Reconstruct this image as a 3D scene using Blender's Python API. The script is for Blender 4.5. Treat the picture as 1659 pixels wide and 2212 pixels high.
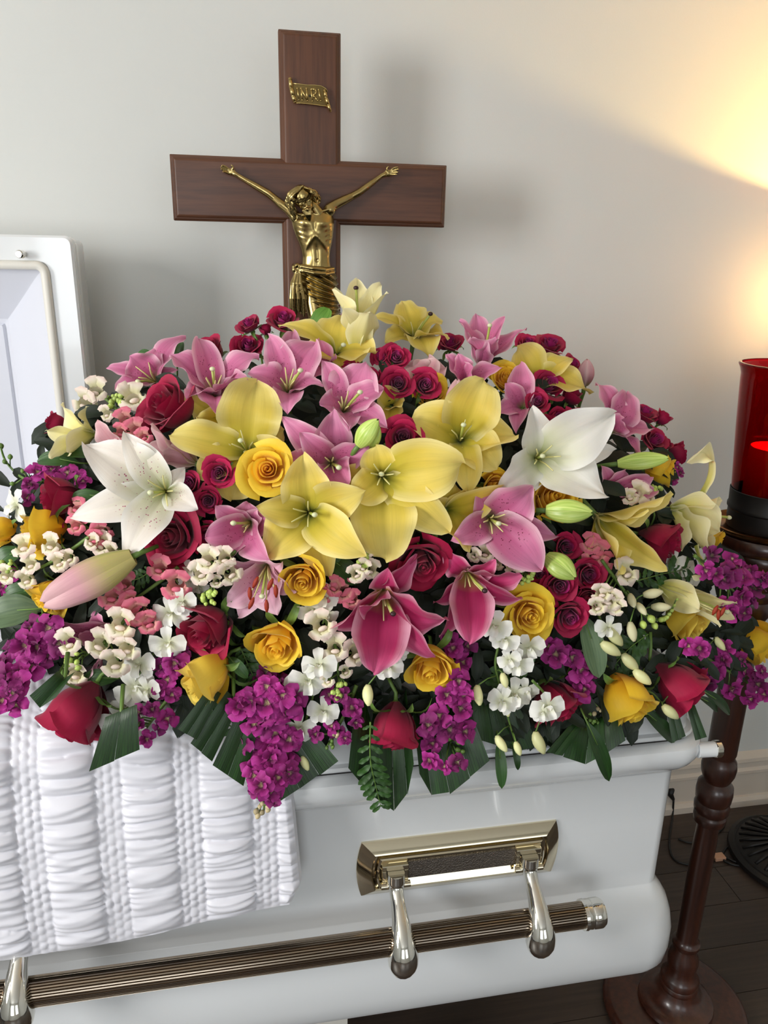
import bpy, bmesh, math, random
import numpy as np
from mathutils import Vector, Matrix

for o in list(bpy.data.objects):
    bpy.data.objects.remove(o, do_unlink=True)
scene = bpy.context.scene
COL = scene.collection

# ------------------------------------------------------------------ camera
IMG_W, IMG_H, FOCAL = 1659.0, 2212.0, 1661.0
CAM_POS = np.array([0.0, 0.0, 1.70])
_p, _y, _r = math.radians(18.5), math.radians(10.7), math.radians(1.16)
FWD = np.array([math.sin(_y) * math.cos(_p), math.cos(_y) * math.cos(_p), -math.sin(_p)])
_r0 = np.array([math.cos(_y), -math.sin(_y), 0.0])
_u0 = np.cross(_r0, FWD)
RIGHT = math.cos(_r) * _r0 + math.sin(_r) * _u0
UP = -math.sin(_r) * _r0 + math.cos(_r) * _u0
cam_data = bpy.data.cameras.new('camera')
cam_data.sensor_fit = 'HORIZONTAL'
cam_data.sensor_width = 36.0
cam_data.lens = 36.0 * FOCAL / IMG_W
cam_data.clip_start = 0.05
cam = bpy.data.objects.new('camera', cam_data)
COL.objects.link(cam)
M = Matrix.Identity(4)
for i in range(3):
    M[i][0], M[i][1], M[i][2], M[i][3] = RIGHT[i], UP[i], -FWD[i], CAM_POS[i]
cam.matrix_world = M
scene.camera = cam

# ------------------------------------------------------------------ world, daylight, exposure
scene.view_settings.view_transform = 'Standard'
scene.view_settings.look = 'None'
scene.view_settings.gamma = 1.0
scene.view_settings.use_curve_mapping = False
scene.view_settings.exposure = 0.24
world = bpy.data.worlds.new('sky')
scene.world = world
world.use_nodes = True
world.node_tree.nodes['Background'].inputs[0].default_value = (0.75, 0.85, 1.0, 1)
world.node_tree.nodes['Background'].inputs[1].default_value = 0.6


def window_light(name, loc, size, direction, power, color):
    d = bpy.data.lights.new(name, 'AREA')
    d.shape = 'RECTANGLE'
    d.size, d.size_y = size
    d.energy = power
    d.color = color
    o = bpy.data.objects.new(name, d)
    o.location = loc
    o.rotation_euler = Vector(direction).to_track_quat('-Z', 'Y').to_euler()
    COL.objects.link(o)
    return o


KEY_WIN = (-2.28, -0.15, 1.95)           # window in the side wall: centre
window_light('daylight_side_window', (-2.27, -0.15, 1.95), (0.75, 1.0), (1, 0, 0), 56, (1.0, 0.985, 0.96))
window_light('added_rear_fill', (-0.75, -2.97, 1.75), (1.3, 1.5), (0, 1, 0), 26, (0.93, 0.97, 1.0))  # both rear lights are added as soft fill on the casket front
window_light('added_rear_fill_second', (1.35, -2.97, 1.75), (1.3, 1.5), (0, 1, 0), 8, (0.93, 0.97, 1.0))


# ------------------------------------------------------------------ authoring helpers
def ray(px, py):
    d = FWD * FOCAL + RIGHT * (px - IMG_W / 2) - UP * (py - IMG_H / 2)
    return d / np.linalg.norm(d)


def at_y(px, py, Y):
    d = ray(px, py)
    return CAM_POS + d * ((Y - CAM_POS[1]) / d[1])


def at_z(px, py, Z):
    d = ray(px, py)
    return CAM_POS + d * ((Z - CAM_POS[2]) / d[2])


def depth_of(P):
    return float((np.asarray(P) - CAM_POS) @ FWD)


def at_depth(px, py, depth):
    d = FWD * FOCAL + RIGHT * (px - IMG_W / 2) - UP * (py - IMG_H / 2)
    return CAM_POS + d * (depth / FOCAL)


def mesh_data(name, verts, faces, mats=(), smooth=True, uv=None, face_mat=None):
    me = bpy.data.meshes.new(name)
    me.from_pydata([tuple(map(float, v)) for v in verts], [], [tuple(int(i) for i in f) for f in faces])
    for m in (mats if isinstance(mats, (list, tuple)) else [mats]):
        me.materials.append(m)
    if smooth:
        me.polygons.foreach_set('use_smooth', [True] * len(me.polygons))
    if face_mat is not None:
        me.polygons.foreach_set('material_index', list(face_mat))
    if uv is not None:
        layer = me.uv_layers.new(name='UVMap')
        idx = np.empty(len(me.loops), dtype=np.int32)
        me.loops.foreach_get('vertex_index', idx)
        layer.data.foreach_set('uv', np.asarray(uv, dtype=np.float32)[idx].ravel())
    me.update()
    return me


def link(name, me, parent=None, matrix=None):
    o = bpy.data.objects.new(name, me)
    COL.objects.link(o)
    if parent is not None:
        o.parent = parent
    if matrix is not None:
        o.matrix_local = matrix
    return o


def mesh_obj(name, verts, faces, mats, parent=None, smooth=True, uv=None, face_mat=None):
    return link(name, mesh_data(name, verts, faces, mats, smooth, uv, face_mat), parent)


def thing(name, label, category, loc=(0, 0, 0), group=None, matrix=None):
    o = bpy.data.objects.new(name, None)
    o.empty_display_size = 0.02
    COL.objects.link(o)
    if matrix is not None:
        o.matrix_world = matrix
    else:
        o.location = [float(v) for v in loc]
    return tag(o, label, category, group)


def tag(o, label, category, group=None):
    o['label'] = label
    o['category'] = category
    if group:
        o['group'] = group
    return o


def structure(o, label=None):
    o['kind'] = 'structure'
    if label:
        o['label'] = label
    return o


class MB:
    """collects verts / faces"""
    def __init__(self):
        self.v, self.f, self.uv = [], [], []

    def add(self, verts, faces, uv=None):
        n = len(self.v)
        self.v.extend([tuple(map(float, p)) for p in verts])
        self.f.extend([tuple(i + n for i in f) for f in faces])
        if uv is not None:
            self.uv.extend([tuple(map(float, q)) for q in uv])
        return self

    def box(self, lo, hi):
        (x0, y0, z0), (x1, y1, z1) = lo, hi
        return self.add([(x0, y0, z0), (x1, y0, z0), (x1, y1, z0), (x0, y1, z0), (x0, y0, z1), (x1, y0, z1), (x1, y1, z1), (x0, y1, z1)],
                        [(0, 3, 2, 1), (4, 5, 6, 7), (0, 1, 5, 4), (1, 2, 6, 5), (2, 3, 7, 6), (3, 0, 4, 7)])

    def grid(self, P, uv=None, close_u=False):
        P = np.asarray(P)
        n, m = P.shape[:2]
        f = []
        for i in range(n - 1):
            for j in range(m - 1 if not close_u else m):
                k = (j + 1) % m
                f.append((i * m + j, i * m + k, (i + 1) * m + k, (i + 1) * m + j))
        return self.add(P.reshape(-1, 3), f, None if uv is None else np.asarray(uv).reshape(-1, 2))

    def tube(self, pts, radii, sides=8, caps=True, flat=1.0):
        pts = [np.asarray(p, float) for p in pts]
        if np.isscalar(radii):
            radii = [radii] * len(pts)
        rows = []
        ref = None
        for i, p in enumerate(pts):
            t = pts[min(i + 1, len(pts) - 1)] - pts[max(i - 1, 0)]
            t = t / (np.linalg.norm(t) + 1e-12)
            if ref is None:
                ref = np.array([0, 0, 1.0]) if abs(t[2]) < 0.9 else np.array([1.0, 0, 0])
            a = np.cross(t, ref)
            a /= np.linalg.norm(a) + 1e-12
            b = np.cross(a, t)
            ref = b
            rows.append([p + radii[i] * (math.cos(q) * a + flat * math.sin(q) * b) for q in np.linspace(0, 2 * math.pi, sides, endpoint=False)])
        n = len(self.v)
        self.grid(rows, close_u=True)
        if caps:
            self.f.append(tuple(n + i for i in range(sides))[::-1])
            self.f.append(tuple(n + (len(pts) - 1) * sides + i for i in range(sides)))
        return self

    def lathe(self, profile, axis_p=(0, 0, 0), axis=(0, 0, 1), sides=24, caps=True):
        """profile: (radius, height)"""
        A = np.asarray(axis, float)
        A /= np.linalg.norm(A)
        r = np.array([1.0, 0, 0]) if abs(A[0]) < 0.9 else np.array([0, 1.0, 0])
        a = np.cross(r, A)
        a /= np.linalg.norm(a)
        b = np.cross(A, a)
        o = np.asarray(axis_p, float)
        rows = [[o + A * h + rr * (math.cos(q) * a + math.sin(q) * b) for q in np.linspace(0, 2 * math.pi, sides, endpoint=False)] for rr, h in profile]
        n = len(self.v)
        self.grid(rows, close_u=True)
        if caps:
            self.f.append(tuple(n + i for i in range(sides))[::-1])
            self.f.append(tuple(n + (len(profile) - 1) * sides + i for i in range(sides)))
        return self

    def sphere(self, c, r, nu=10, nv=7, rot=None):
        r = np.asarray([r] * 3 if np.isscalar(r) else r, float)
        R = np.eye(3) if rot is None else np.asarray(rot)
        c = np.asarray(c, float)
        n = len(self.v)
        V = [c + R @ np.array([0, 0, -r[2]])]
        for i in range(1, nv):
            th = -math.pi / 2 + math.pi * i / nv
            for j in range(nu):
                ph = 2 * math.pi * j / nu
                V.append(c + R @ (r * np.array([math.cos(th) * math.cos(ph), math.cos(th) * math.sin(ph), math.sin(th)])))
        V.append(c + R @ np.array([0, 0, r[2]]))
        f = []
        for j in range(nu):
            f.append((0, 1 + (j + 1) % nu, 1 + j))
            f.append((len(V) - 1, len(V) - 1 - nu + j, len(V) - 1 - nu + (j + 1) % nu))
        for i in range(nv - 2):
            for j in range(nu):
                a, b = 1 + i * nu + j, 1 + i * nu + (j + 1) % nu
                f.append((a, b, b + nu, a + nu))
        return self.add(V, f)

    def data(self, name, mats, smooth=True):
        return mesh_data(name, self.v, self.f, mats, smooth, self.uv if self.uv and len(self.uv) == len(self.v) else None)

    def build(self, name, mats, parent=None, smooth=True, auto=None):
        o = link(name, self.data(name, mats, smooth), parent)
        if auto is not None:
            sharp_by_angle(o.data, auto)
        return o


def sharp_by_angle(me, deg):
    bm = bmesh.new()
    bm.from_mesh(me)
    lim = math.radians(deg)
    for e in bm.edges:
        if len(e.link_faces) == 2 and e.calc_face_angle(0.0) > lim:
            e.smooth = False
    bm.to_mesh(me)
    bm.free()
    me.polygons.foreach_set('use_smooth', [True] * len(me.polygons))


def bevelled(o, width, segments=2, angle=30):
    m = o.modifiers.new('bevel', 'BEVEL')
    m.width = width
    m.segments = segments
    m.limit_method = 'ANGLE'
    m.angle_limit = math.radians(angle)
    return o


def smooth_path(pts, n=60):
    P = np.array(pts)
    out = []
    m = len(P)
    for k in range(n):
        t = k / (n - 1) * (m - 1)
        i = min(int(t), m - 2)
        f = t - i
        p0, p1, p2, p3 = P[max(i - 1, 0)], P[i], P[i + 1], P[min(i + 2, m - 1)]
        out.append(0.5 * ((2 * p1) + (-p0 + p2) * f + (2 * p0 - 5 * p1 + 4 * p2 - p3) * f * f + (-p0 + 3 * p1 - 3 * p2 + p3) * f ** 3))
    return out


def srgb(r, g, b):
    def f(c):
        c /= 255.0
        return c / 12.92 if c <= 0.04045 else ((c + 0.055) / 1.055) ** 2.4
    return (f(r), f(g), f(b))


# ------------------------------------------------------------------ materials
class NT:
    def __init__(self, name):
        self.m = bpy.data.materials.new(name)
        self.m.use_nodes = True
        self.t = self.m.node_tree
        self.b = self.t.nodes['Principled BSDF']

    def n(self, kind, **kw):
        nd = self.t.nodes.new(kind)
        for k, v in kw.items():
            if k.startswith('i_'):
                key = k[2:]
                key = int(key) if key.isdigit() else key.replace('_', ' ')
                nd.inputs[key].default_value = v
            else:
                setattr(nd, k, v)
        return nd

    def l(self, a, b):
        self.t.links.new(a, b)

    def set(self, **kw):
        for k, v in kw.items():
            key = k.replace('_', ' ')
            if key in self.b.inputs:
                inp = self.b.inputs[key]
                inp.default_value = (*v, 1) if hasattr(v, '__len__') and len(v) == 3 and inp.type == 'RGBA' else v
        return self

    def ramp(self, fac, stops, interp='LINEAR'):
        r = self.n('ShaderNodeValToRGB')
        r.color_ramp.interpolation = interp
        while len(r.color_ramp.elements) < len(stops):
            r.color_ramp.elements.new(0.5)
        for e, (p, c) in zip(r.color_ramp.elements, stops):
            e.position = p
            e.color = (*c, 1) if len(c) == 3 else c
        self.l(fac, r.inputs[0])
        return r.outputs[0]

    def mix(self, fac, a, b, mode='MIX'):
        m = self.n('ShaderNodeMix', data_type='RGBA', blend_type=mode)
        for src, key in ((fac, 0), (a, 6), (b, 7)):
            if hasattr(src, 'is_output'):
                self.l(src, m.inputs[key])
            elif hasattr(src, '__len__'):
                m.inputs[key].default_value = (*src, 1)
            else:
                m.inputs[key].default_value = src
        return m.outputs[2]

    def math(self, op, a, b=None, c=None):
        m = self.n('ShaderNodeMath', operation=op)
        for i, s in enumerate((a, b, c)):
            if s is None:
                continue
            if hasattr(s, 'is_output'):
                self.l(s, m.inputs[i])
            else:
                m.inputs[i].default_value = s
        return m.outputs[0]

    def bump(self, height, strength=0.2, dist=0.002):
        b = self.n('ShaderNodeBump')
        b.inputs['Strength'].default_value = strength
        b.inputs['Distance'].default_value = dist
        self.l(height, b.inputs['Height'])
        self.l(b.outputs[0], self.b.inputs['Normal'])
        return b

    def noise(self, scale, detail=3, coord='Object', rough=0.5, mapping=None):
        tc = self.n('ShaderNodeTexCoord')
        nz = self.n('ShaderNodeTexNoise')
        nz.inputs['Scale'].default_value = scale
        nz.inputs['Detail'].default_value = detail
        nz.inputs['Roughness'].default_value = rough
        src = tc.outputs[coord]
        if mapping:
            mp = self.n('ShaderNodeMapping')
            mp.inputs['Scale'].default_value = mapping
            self.l(src, mp.inputs[0])
            src = mp.outputs[0]
        self.l(src, nz.inputs['Vector'])
        return nz.outputs['Fac']


def plain(name, color, rough=0.5, metal=0.0, **kw):
    m = NT(name)
    m.set(Base_Color=color, Roughness=rough, Metallic=metal, **kw)
    return m.m


def wall_paint():
    m = NT('wall_paint')
    f = m.noise(2.0, 2)
    m.l(m.ramp(f, [(0.3, srgb(211, 213, 210)), (0.7, srgb(216, 218, 215))]), m.b.inputs['Base Color'])
    m.set(Roughness=0.75)
    m.bump(m.noise(260, 3), 0.12, 0.001)
    return m.m


def wood(name, dark, mid, light, scale=14, stretch=(1, 1, 0.06), rough=0.35, coat=0.3):
    m = NT(name)
    f = m.noise(scale, 5, 'Object', 0.6, stretch)
    g = m.noise(scale * 9, 3, 'Object', 0.6, stretch)
    c = m.ramp(f, [(0.28, dark), (0.5, mid), (0.74, light)])
    c = m.mix(0.35, c, m.ramp(g, [(0.35, dark), (0.65, light)]))
    m.l(c, m.b.inputs['Base Color'])
    m.set(Roughness=rough, Coat_Weight=coat, Coat_Roughness=0.15)
    m.bump(g, 0.12, 0.0006)
    return m.m


def plank_mat():
    m = NT('dark_floor_plank')
    info = m.n('ShaderNodeObjectInfo')
    f = m.noise(7, 5, 'Object', 0.65, (0.10, 1.6, 1))
    g = m.noise(60, 3, 'Object', 0.6, (0.05, 1.5, 1))
    c = m.ramp(f, [(0.25, srgb(36, 29, 26)), (0.55, srgb(64, 52, 45)), (0.8, srgb(88, 72, 62))])
    c = m.mix(0.3, c, m.ramp(g, [(0.3, srgb(32, 26, 23)), (0.7, srgb(84, 70, 60))]))
    hsv = m.n('ShaderNodeHueSaturation')
    v = m.math('MULTIPLY_ADD', info.outputs['Random'], 0.5, 0.75)
    m.l(v, hsv.inputs['Value'])
    m.l(c, hsv.inputs['Color'])
    m.l(hsv.outputs[0], m.b.inputs['Base Color'])
    m.set(Roughness=0.42)
    m.bump(g, 0.15, 0.0008)
    return m.m


def petal_mat(name, base, body, tip, edge=None, throat=None, spots=None, vein=0.25, rough=0.5, sss=0.12, midrib=None, var=0.10):
    """petal: UV.x across (0..1), UV.y from base to tip"""
    m = NT(name)
    uv = m.n('ShaderNodeUVMap')
    sep = m.n('ShaderNodeSeparateXYZ')
    m.l(uv.outputs[0], sep.inputs[0])
    u, v = sep.outputs[0], sep.outputs[1]
    c = m.ramp(v, [(0.0, throat or base), (0.07, throat or base), (0.28, base), (0.60, body), (1.0, tip)])
    s = m.math('ABSOLUTE', m.math('MULTIPLY_ADD', u, 2.0, -1.0))
    if edge:
        f = m.ramp(s, [(0.62, (0, 0, 0)), (0.98, (0.75, 0.75, 0.75))])
        c = m.mix(f, c, edge)
    if midrib:
        f = m.ramp(s, [(0.0, (0.65, 0.65, 0.65)), (0.16, (0, 0, 0))])
        fv = m.ramp(v, [(0.0, (1, 1, 1)), (0.8, (0.2, 0.2, 0.2))])
        c = m.mix(m.mix(1.0, f, fv, 'MULTIPLY'), c, midrib)
    # fine veins running along the petal
    wv = m.n('ShaderNodeTexNoise')
    wv.inputs['Scale'].default_value = 1.0
    wv.inputs['Detail'].default_value = 3
    mp = m.n('ShaderNodeMapping')
    mp.inputs['Scale'].default_value = (34, 2.2, 1)
    m.l(uv.outputs[0], mp.inputs[0])
    m.l(mp.outputs[0], wv.inputs['Vector'])
    dark = tuple(x * 0.72 for x in body)
    c = m.mix(m.math('MULTIPLY', m.ramp(wv.outputs['Fac'], [(0.5, (0, 0, 0)), (0.72, (1, 1, 1))]), vein), c, dark)
    if spots:
        vo = m.n('ShaderNodeTexVoronoi')
        vo.inputs['Scale'].default_value = 1.0
        mp2 = m.n('ShaderNodeMapping')
        mp2.inputs['Scale'].default_value = (13, 26, 1)
        m.l(uv.outputs[0], mp2.inputs[0])
        m.l(mp2.outputs[0], vo.inputs['Vector'])
        sp = m.ramp(vo.outputs['Distance'], [(0.15, (1, 1, 1)), (0.22, (0, 0, 0))])
        zone = m.ramp(v, [(0.12, (0, 0, 0)), (0.25, (1, 1, 1)), (0.50, (1, 1, 1)), (0.62, (0, 0, 0))])
        zone2 = m.ramp(s, [(0.5, (1, 1, 1)), (0.8, (0, 0, 0))])
        f = m.mix(1.0, m.mix(1.0, sp, zone, 'MULTIPLY'), zone2, 'MULTIPLY')
        c = m.mix(f, c, spots)
    info = m.n('ShaderNodeObjectInfo')
    hsv = m.n('ShaderNodeHueSaturation')
    m.l(m.math('MULTIPLY_ADD', info.outputs['Random'], var * 2, 1 - var), hsv.inputs['Value'])
    m.l(c, hsv.inputs['Color'])
    c = hsv.outputs[0]
    m.l(c, m.b.inputs['Base Color'])
    m.set(Roughness=rough, Specular_IOR_Level=0.35, Sheen_Weight=0.15, Sheen_Roughness=0.5)
    # thin tissue lets some light through
    tr = m.n('ShaderNodeBsdfTranslucent')
    m.l(c, tr.inputs[0])
    mx = m.n('ShaderNodeMixShader')
    mx.inputs[0].default_value = sss + 0.1
    out = m.t.nodes['Material Output']
    m.l(m.b.outputs[0], mx.inputs[1])
    m.l(tr.outputs[0], mx.inputs[2])
    m.l(mx.outputs[0], out.inputs[0])
    m.bump(wv.outputs['Fac'], 0.18, 0.0012)
    return m.m


def leaf_mat(name, dark, light, rough=0.4, stripes=False):
    m = NT(name)
    uv = m.n('ShaderNodeUVMap')
    mp = m.n('ShaderNodeMapping')
    mp.inputs['Scale'].default_value = (30 if stripes else 14, 1.5, 1)
    m.l(uv.outputs[0], mp.inputs[0])
    nz = m.n('ShaderNodeTexNoise')
    nz.inputs['Scale'].default_value = 1.0
    m.l(mp.outputs[0], nz.inputs['Vector'])
    c = m.ramp(nz.outputs['Fac'], [(0.3, dark), (0.7, light)])
    info = m.n('ShaderNodeObjectInfo')
    hsv = m.n('ShaderNodeHueSaturation')
    m.l(m.math('MULTIPLY_ADD', info.outputs['Random'], 0.5, 0.75), hsv.inputs['Value'])
    m.l(c, hsv.inputs['Color'])
    m.l(hsv.outputs[0], m.b.inputs['Base Color'])
    m.set(Roughness=rough, Specular_IOR_Level=0.45)
    m.bump(nz.outputs['Fac'], 0.3, 0.0012)
    return m.m


MT = {}
MT['wall'] = wall_paint()
MT['trim'] = plain('white_trim_paint', srgb(214, 203, 190), 0.4)
MT['ceiling'] = plain('ceiling_paint', srgb(225, 223, 218), 0.8)
MT['plank'] = plank_mat()
MT['subfloor'] = plain('dark_subfloor', srgb(20, 16, 14), 0.8)
MT['walnut'] = wood('walnut_crucifix', srgb(54, 29, 16), srgb(84, 48, 28), srgb(104, 63, 38), rough=0.46, coat=0.06)
MT['walnut_h'] = wood('walnut_crucifix_cross_grain', srgb(54, 29, 16), srgb(82, 47, 28), srgb(100, 61, 37), stretch=(0.06, 1, 1), rough=0.46, coat=0.06)
MT['mahogany'] = wood('mahogany_stand', srgb(30, 13, 8), srgb(56, 27, 17), srgb(80, 41, 26), 10, rough=0.34, coat=0.4)
MT['paint'] = plain('white_gloss_enamel', srgb(226, 229, 231), 0.16, Coat_Weight=0.5, Coat_Roughness=0.06)
MT['plastic'] = plain('cream_white_plastic', srgb(224, 221, 212), 0.4)
MT['gasket'] = plain('dark_gasket', srgb(26, 22, 20), 0.5)
MT['silver'] = plain('pale_gold_chrome', srgb(222, 212, 186), 0.07, 1.0)
MT['chrome'] = plain('bright_chrome', srgb(226, 224, 216), 0.06, 1.0)
MT['railmetal'] = plain('champagne_rail_metal', srgb(150, 137, 122), 0.2, 1.0)
MT['black'] = plain('black_rubber', srgb(18, 17, 17), 0.5)
MT['iron'] = plain('dark_bronze_iron', srgb(30, 27, 26), 0.42, 0.3)


def satin():
    m = NT('white_satin')
    m.set(Base_Color=srgb(219, 219, 227), Roughness=0.40, Sheen_Weight=0.3, Sheen_Roughness=0.4, Specular_IOR_Level=0.5)
    m.bump(m.noise(900, 2), 0.06, 0.0004)
    return m.m


def textured_metal():
    m = NT('hammered_dark_nickel')
    m.set(Base_Color=srgb(128, 120, 112), Roughness=0.42, Metallic=1.0)
    m.bump(m.noise(520, 3), 0.9, 0.002)
    return m.m


def brass():
    m = NT('antique_brass')
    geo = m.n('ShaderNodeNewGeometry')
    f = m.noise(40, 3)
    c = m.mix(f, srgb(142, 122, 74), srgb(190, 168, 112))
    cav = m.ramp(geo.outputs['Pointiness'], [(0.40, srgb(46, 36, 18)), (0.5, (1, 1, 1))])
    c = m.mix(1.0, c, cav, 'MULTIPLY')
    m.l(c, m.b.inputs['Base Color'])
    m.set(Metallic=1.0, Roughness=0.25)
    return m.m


MT['satin'] = satin()
MT['lining'] = plain('white_lining_cloth', srgb(214, 216, 225), 0.75, Sheen_Weight=0.2)
MT['hammered'] = textured_metal()
MT['brass'] = brass()
MT['scroll'] = plain('brass_scroll', srgb(196, 172, 112), 0.3, 1.0)
MT['scrollbg'] = plain('dull_brass_scroll_field', srgb(112, 94, 58), 0.5, 1.0)


# ------------------------------------------------------------------ room shell
WALL_Y = 1.87
X0, X1, Y0, ZC = -2.30, 3.0, -3.0, 2.8


def wall_with_holes(name, axis, pos, thick, a0, a1, holes):
    """axis 'x': wall in the plane x=pos spanning y; axis 'y': plane y=pos spanning x. holes: (a0,a1,z0,z1)"""
    mb = MB()

    def add(s0, s1, z0, z1):
        if s1 - s0 < 1e-6 or z1 - z0 < 1e-6:
            return
        lo, hi = sorted((pos, pos + thick))
        if axis == 'x':
            mb.box((lo, s0, z0), (hi, s1, z1))
        else:
            mb.box((s0, lo, z0), (s1, hi, z1))
    cuts = sorted(holes)
    cur = a0
    for (h0, h1, z0, z1) in cuts:
        add(cur, h0, 0, ZC)
        add(h0, h1, 0, z0)
        add(h0, h1, z1, ZC)
        cur = h1
    add(cur, a1, 0, ZC)
    o = mb.build(name, MT['wall'], smooth=False)
    return structure(o)


wall_with_holes('wall_back', 'y', WALL_Y, 0.12, X0 - 0.12, X1 + 0.12, [])
wall_with_holes('wall_left', 'x', X0, -0.12, Y0, WALL_Y, [(-0.60, 0.30, 1.35, 2.55)])
wall_with_holes('wall_right', 'x', X1, 0.12, Y0, WALL_Y, [])
wall_with_holes('wall_front', 'y', Y0, -0.12, X0 - 0.12, X1 + 0.12, [(-1.45, -0.05, 0.95, 2.55), (0.65, 2.05, 0.95, 2.55)])
structure(MB().box((X0 - .12, Y0 - .12, ZC), (X1 + .12, WALL_Y + .12, ZC + 0.1)).build('ceiling', MT['ceiling'], smooth=False))


def window(idx, axis, pos, s0, s1, z0, z1):
    root = bpy.data.objects.new('window_%d' % idx, None)
    COL.objects.link(root)
    structure(root)

    def part(name, a0, a1, c0, c1, d0, d1, mat):
        mb = MB()
        if axis == 'x':
            mb.box((pos + d0, a0, c0), (pos + d1, a1, c1))
        else:
            mb.box((a0, pos + d0, c0), (a1, pos + d1, c1))
        mb.build(name, mat, root, smooth=False)
    w = 0.05
    part('window_frame', s0, s0 + w, z0, z1, -0.09, -0.04, MT['trim'])
    part('window_frame', s1 - w, s1, z0, z1, -0.09, -0.04, MT['trim'])
    part('window_frame', s0 + w, s1 - w, z0, z0 + w, -0.09, -0.04, MT['trim'])
    part('window_frame', s0 + w, s1 - w, z1 - w, z1, -0.09, -0.04, MT['trim'])
    part('window_pane', s0 + w, s1 - w, z0 + w, z1 - w, -0.070, -0.064, GLASS)


def clear_glass():
    m = NT('window_glass')
    m.set(Base_Color=(1, 1, 1), Roughness=0.0, Transmission_Weight=1.0, IOR=1.45)
    return m.m


GLASS = clear_glass()
window(1, 'x', X0, -0.60, 0.30, 1.35, 2.55)
window(2, 'y', Y0, -1.45, -0.05, 0.95, 2.55)  # unseen rear windows, added as frames for the fill lights
window(3, 'y', Y0, 0.65, 2.05, 0.95, 2.55)

# floor: subfloor with separate planks laid on it
floor = MB().box((X0, Y0, -0.06), (X1, WALL_Y, -0.012)).build('floor', MT['subfloor'], smooth=False)
structure(floor)
PW, PL = 0.128, 1.22
bx = MB().box((0.0, 0.0, -0.012), (PL - 0.0018, PW - 0.0018, 0.0))
plank_me = bx.data('plank', MT['plank'], smooth=False)
random.seed(4)
row = 0
yy = WALL_Y - PW
while yy > -0.5:
    off = random.random() * PL
    xx = -1.6 + off - PL
    while xx < X1:
        if xx + PL <= X1 and xx >= X0:
            link('plank', plank_me, floor, Matrix.Translation((xx, yy, 0)))
        xx += PL
    yy -= PW
    row += 1
# far part of the floor, never in view, one sheet
o = MB().box((X0, Y0, -0.012), (X1, yy + PW - 0.002, 0.0)).build('floor_board_field', MT['plank'], floor, smooth=False)

# baseboard: extruded stepped profile along the back wall
prof = [(0.0, 0.0), (0.030, 0.0), (0.030, 0.022), (0.022, 0.034), (0.016, 0.036), (0.016, 0.118), (0.022, 0.124), (0.022, 0.134),
        (0.014, 0.142), (0.014, 0.160), (0.020, 0.166), (0.018, 0.178), (0.008, 0.190), (0.0, 0.196)]
mb = MB()
rows = [[(x, WALL_Y - d, z) for d, z in prof] for x in (X0, X1)]
mb.grid(rows)
bb = mb.build('baseboard_back', MT['trim'], auto=25)
structure(bb)


# ------------------------------------------------------------------ rounded-rectangle lofting
def rrect(x0, x1, y0, y1, r, seg=6):
    r = max(r, 1e-4)
    pts = []
    for cx, cy, a0 in ((x1 - r, y0 + r, -90), (x1 - r, y1 - r, 0), (x0 + r, y1 - r, 90), (x0 + r, y0 + r, 180)):
        for k in range(seg + 1):
            a = math.radians(a0 + 90.0 * k / seg)
            pts.append((cx + r * math.cos(a), cy + r * math.sin(a)))
    return pts


def loft_z(rect, rows, seg=6, cap_bottom=False, cap_top=False):
    """rows: (z, offset, radius)"""
    x0, x1, y0, y1 = rect
    P = []
    for z, off, r in rows:
        P.append([(x, y, z) for x, y in rrect(x0 - off, x1 + off, y0 - off, y1 + off, r, seg)])
    mb = MB()
    mb.grid(P, close_u=True)
    m = len(P[0])
    if cap_bottom:
        mb.f.append(tuple(range(m))[::-1])
    if cap_top:
        mb.f.append(tuple((len(P) - 1) * m + i for i in range(m)))
    return mb


# ------------------------------------------------------------------ casket
CX0, CX1, CY0, CY1 = -1.33, 0.685, 0.965, 1.60
casket = thing('casket', 'glossy white casket with silver swing-bar handles and its head lid open', 'casket', (-0.3, 1.28, 0.487))


def cpart(mb, name, mat, parent=None, auto=None, smooth=True):
    """part given in world coordinates, parented under a thing that only has a translation"""
    o = mb.build(name, mat, None, smooth, auto)
    p = parent or casket
    o.parent = p
    off = Vector((0, 0, 0))
    q = p
    while q is not None:
        off += q.location
        q = q.parent
    o.data.transform(Matrix.Translation(-off))
    return o


NOM = (CX0, CX1, CY0, CY1)
body_rows = [(0.494, -0.02, .04), (0.494, 0.024, .055), (0.500, 0.033, .06), (0.512, 0.038, .06), (0.540, 0.0415, .062), (0.575, 0.041, .062), (0.605, 0.036, .06),
             (0.630, 0.027, .052), (0.648, 0.016, .042), (0.660, 0.006, .03), (0.666, 0.001, .022), (0.668, 0.0, .02), (0.70, 0.0, .02), (0.80, 0.0, .02), (0.897, 0.0, .02),
             (0.901, 0.002, .022), (0.907, 0.008, .028), (0.915, 0.017, .035), (0.926, 0.027, .045), (0.940, 0.034, .05), (0.954, 0.036, .052), (0.963, 0.033, .05), (0.968, 0.026, .045),
             (0.969, 0.015, .035), (0.969, -0.012, .03), (0.93, -0.014, .03)]
cpart(loft_z(NOM, body_rows, 8, cap_bottom=True), 'body', MT['paint'], auto=32)
cpart(loft_z(NOM, [(0.487, -0.03, .04), (0.487, 0.020, .055), (0.4945, 0.022, .055), (0.4945, -0.03, .04)], 6, True, True), 'base_trim', MT['gasket'], smooth=False)
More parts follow.
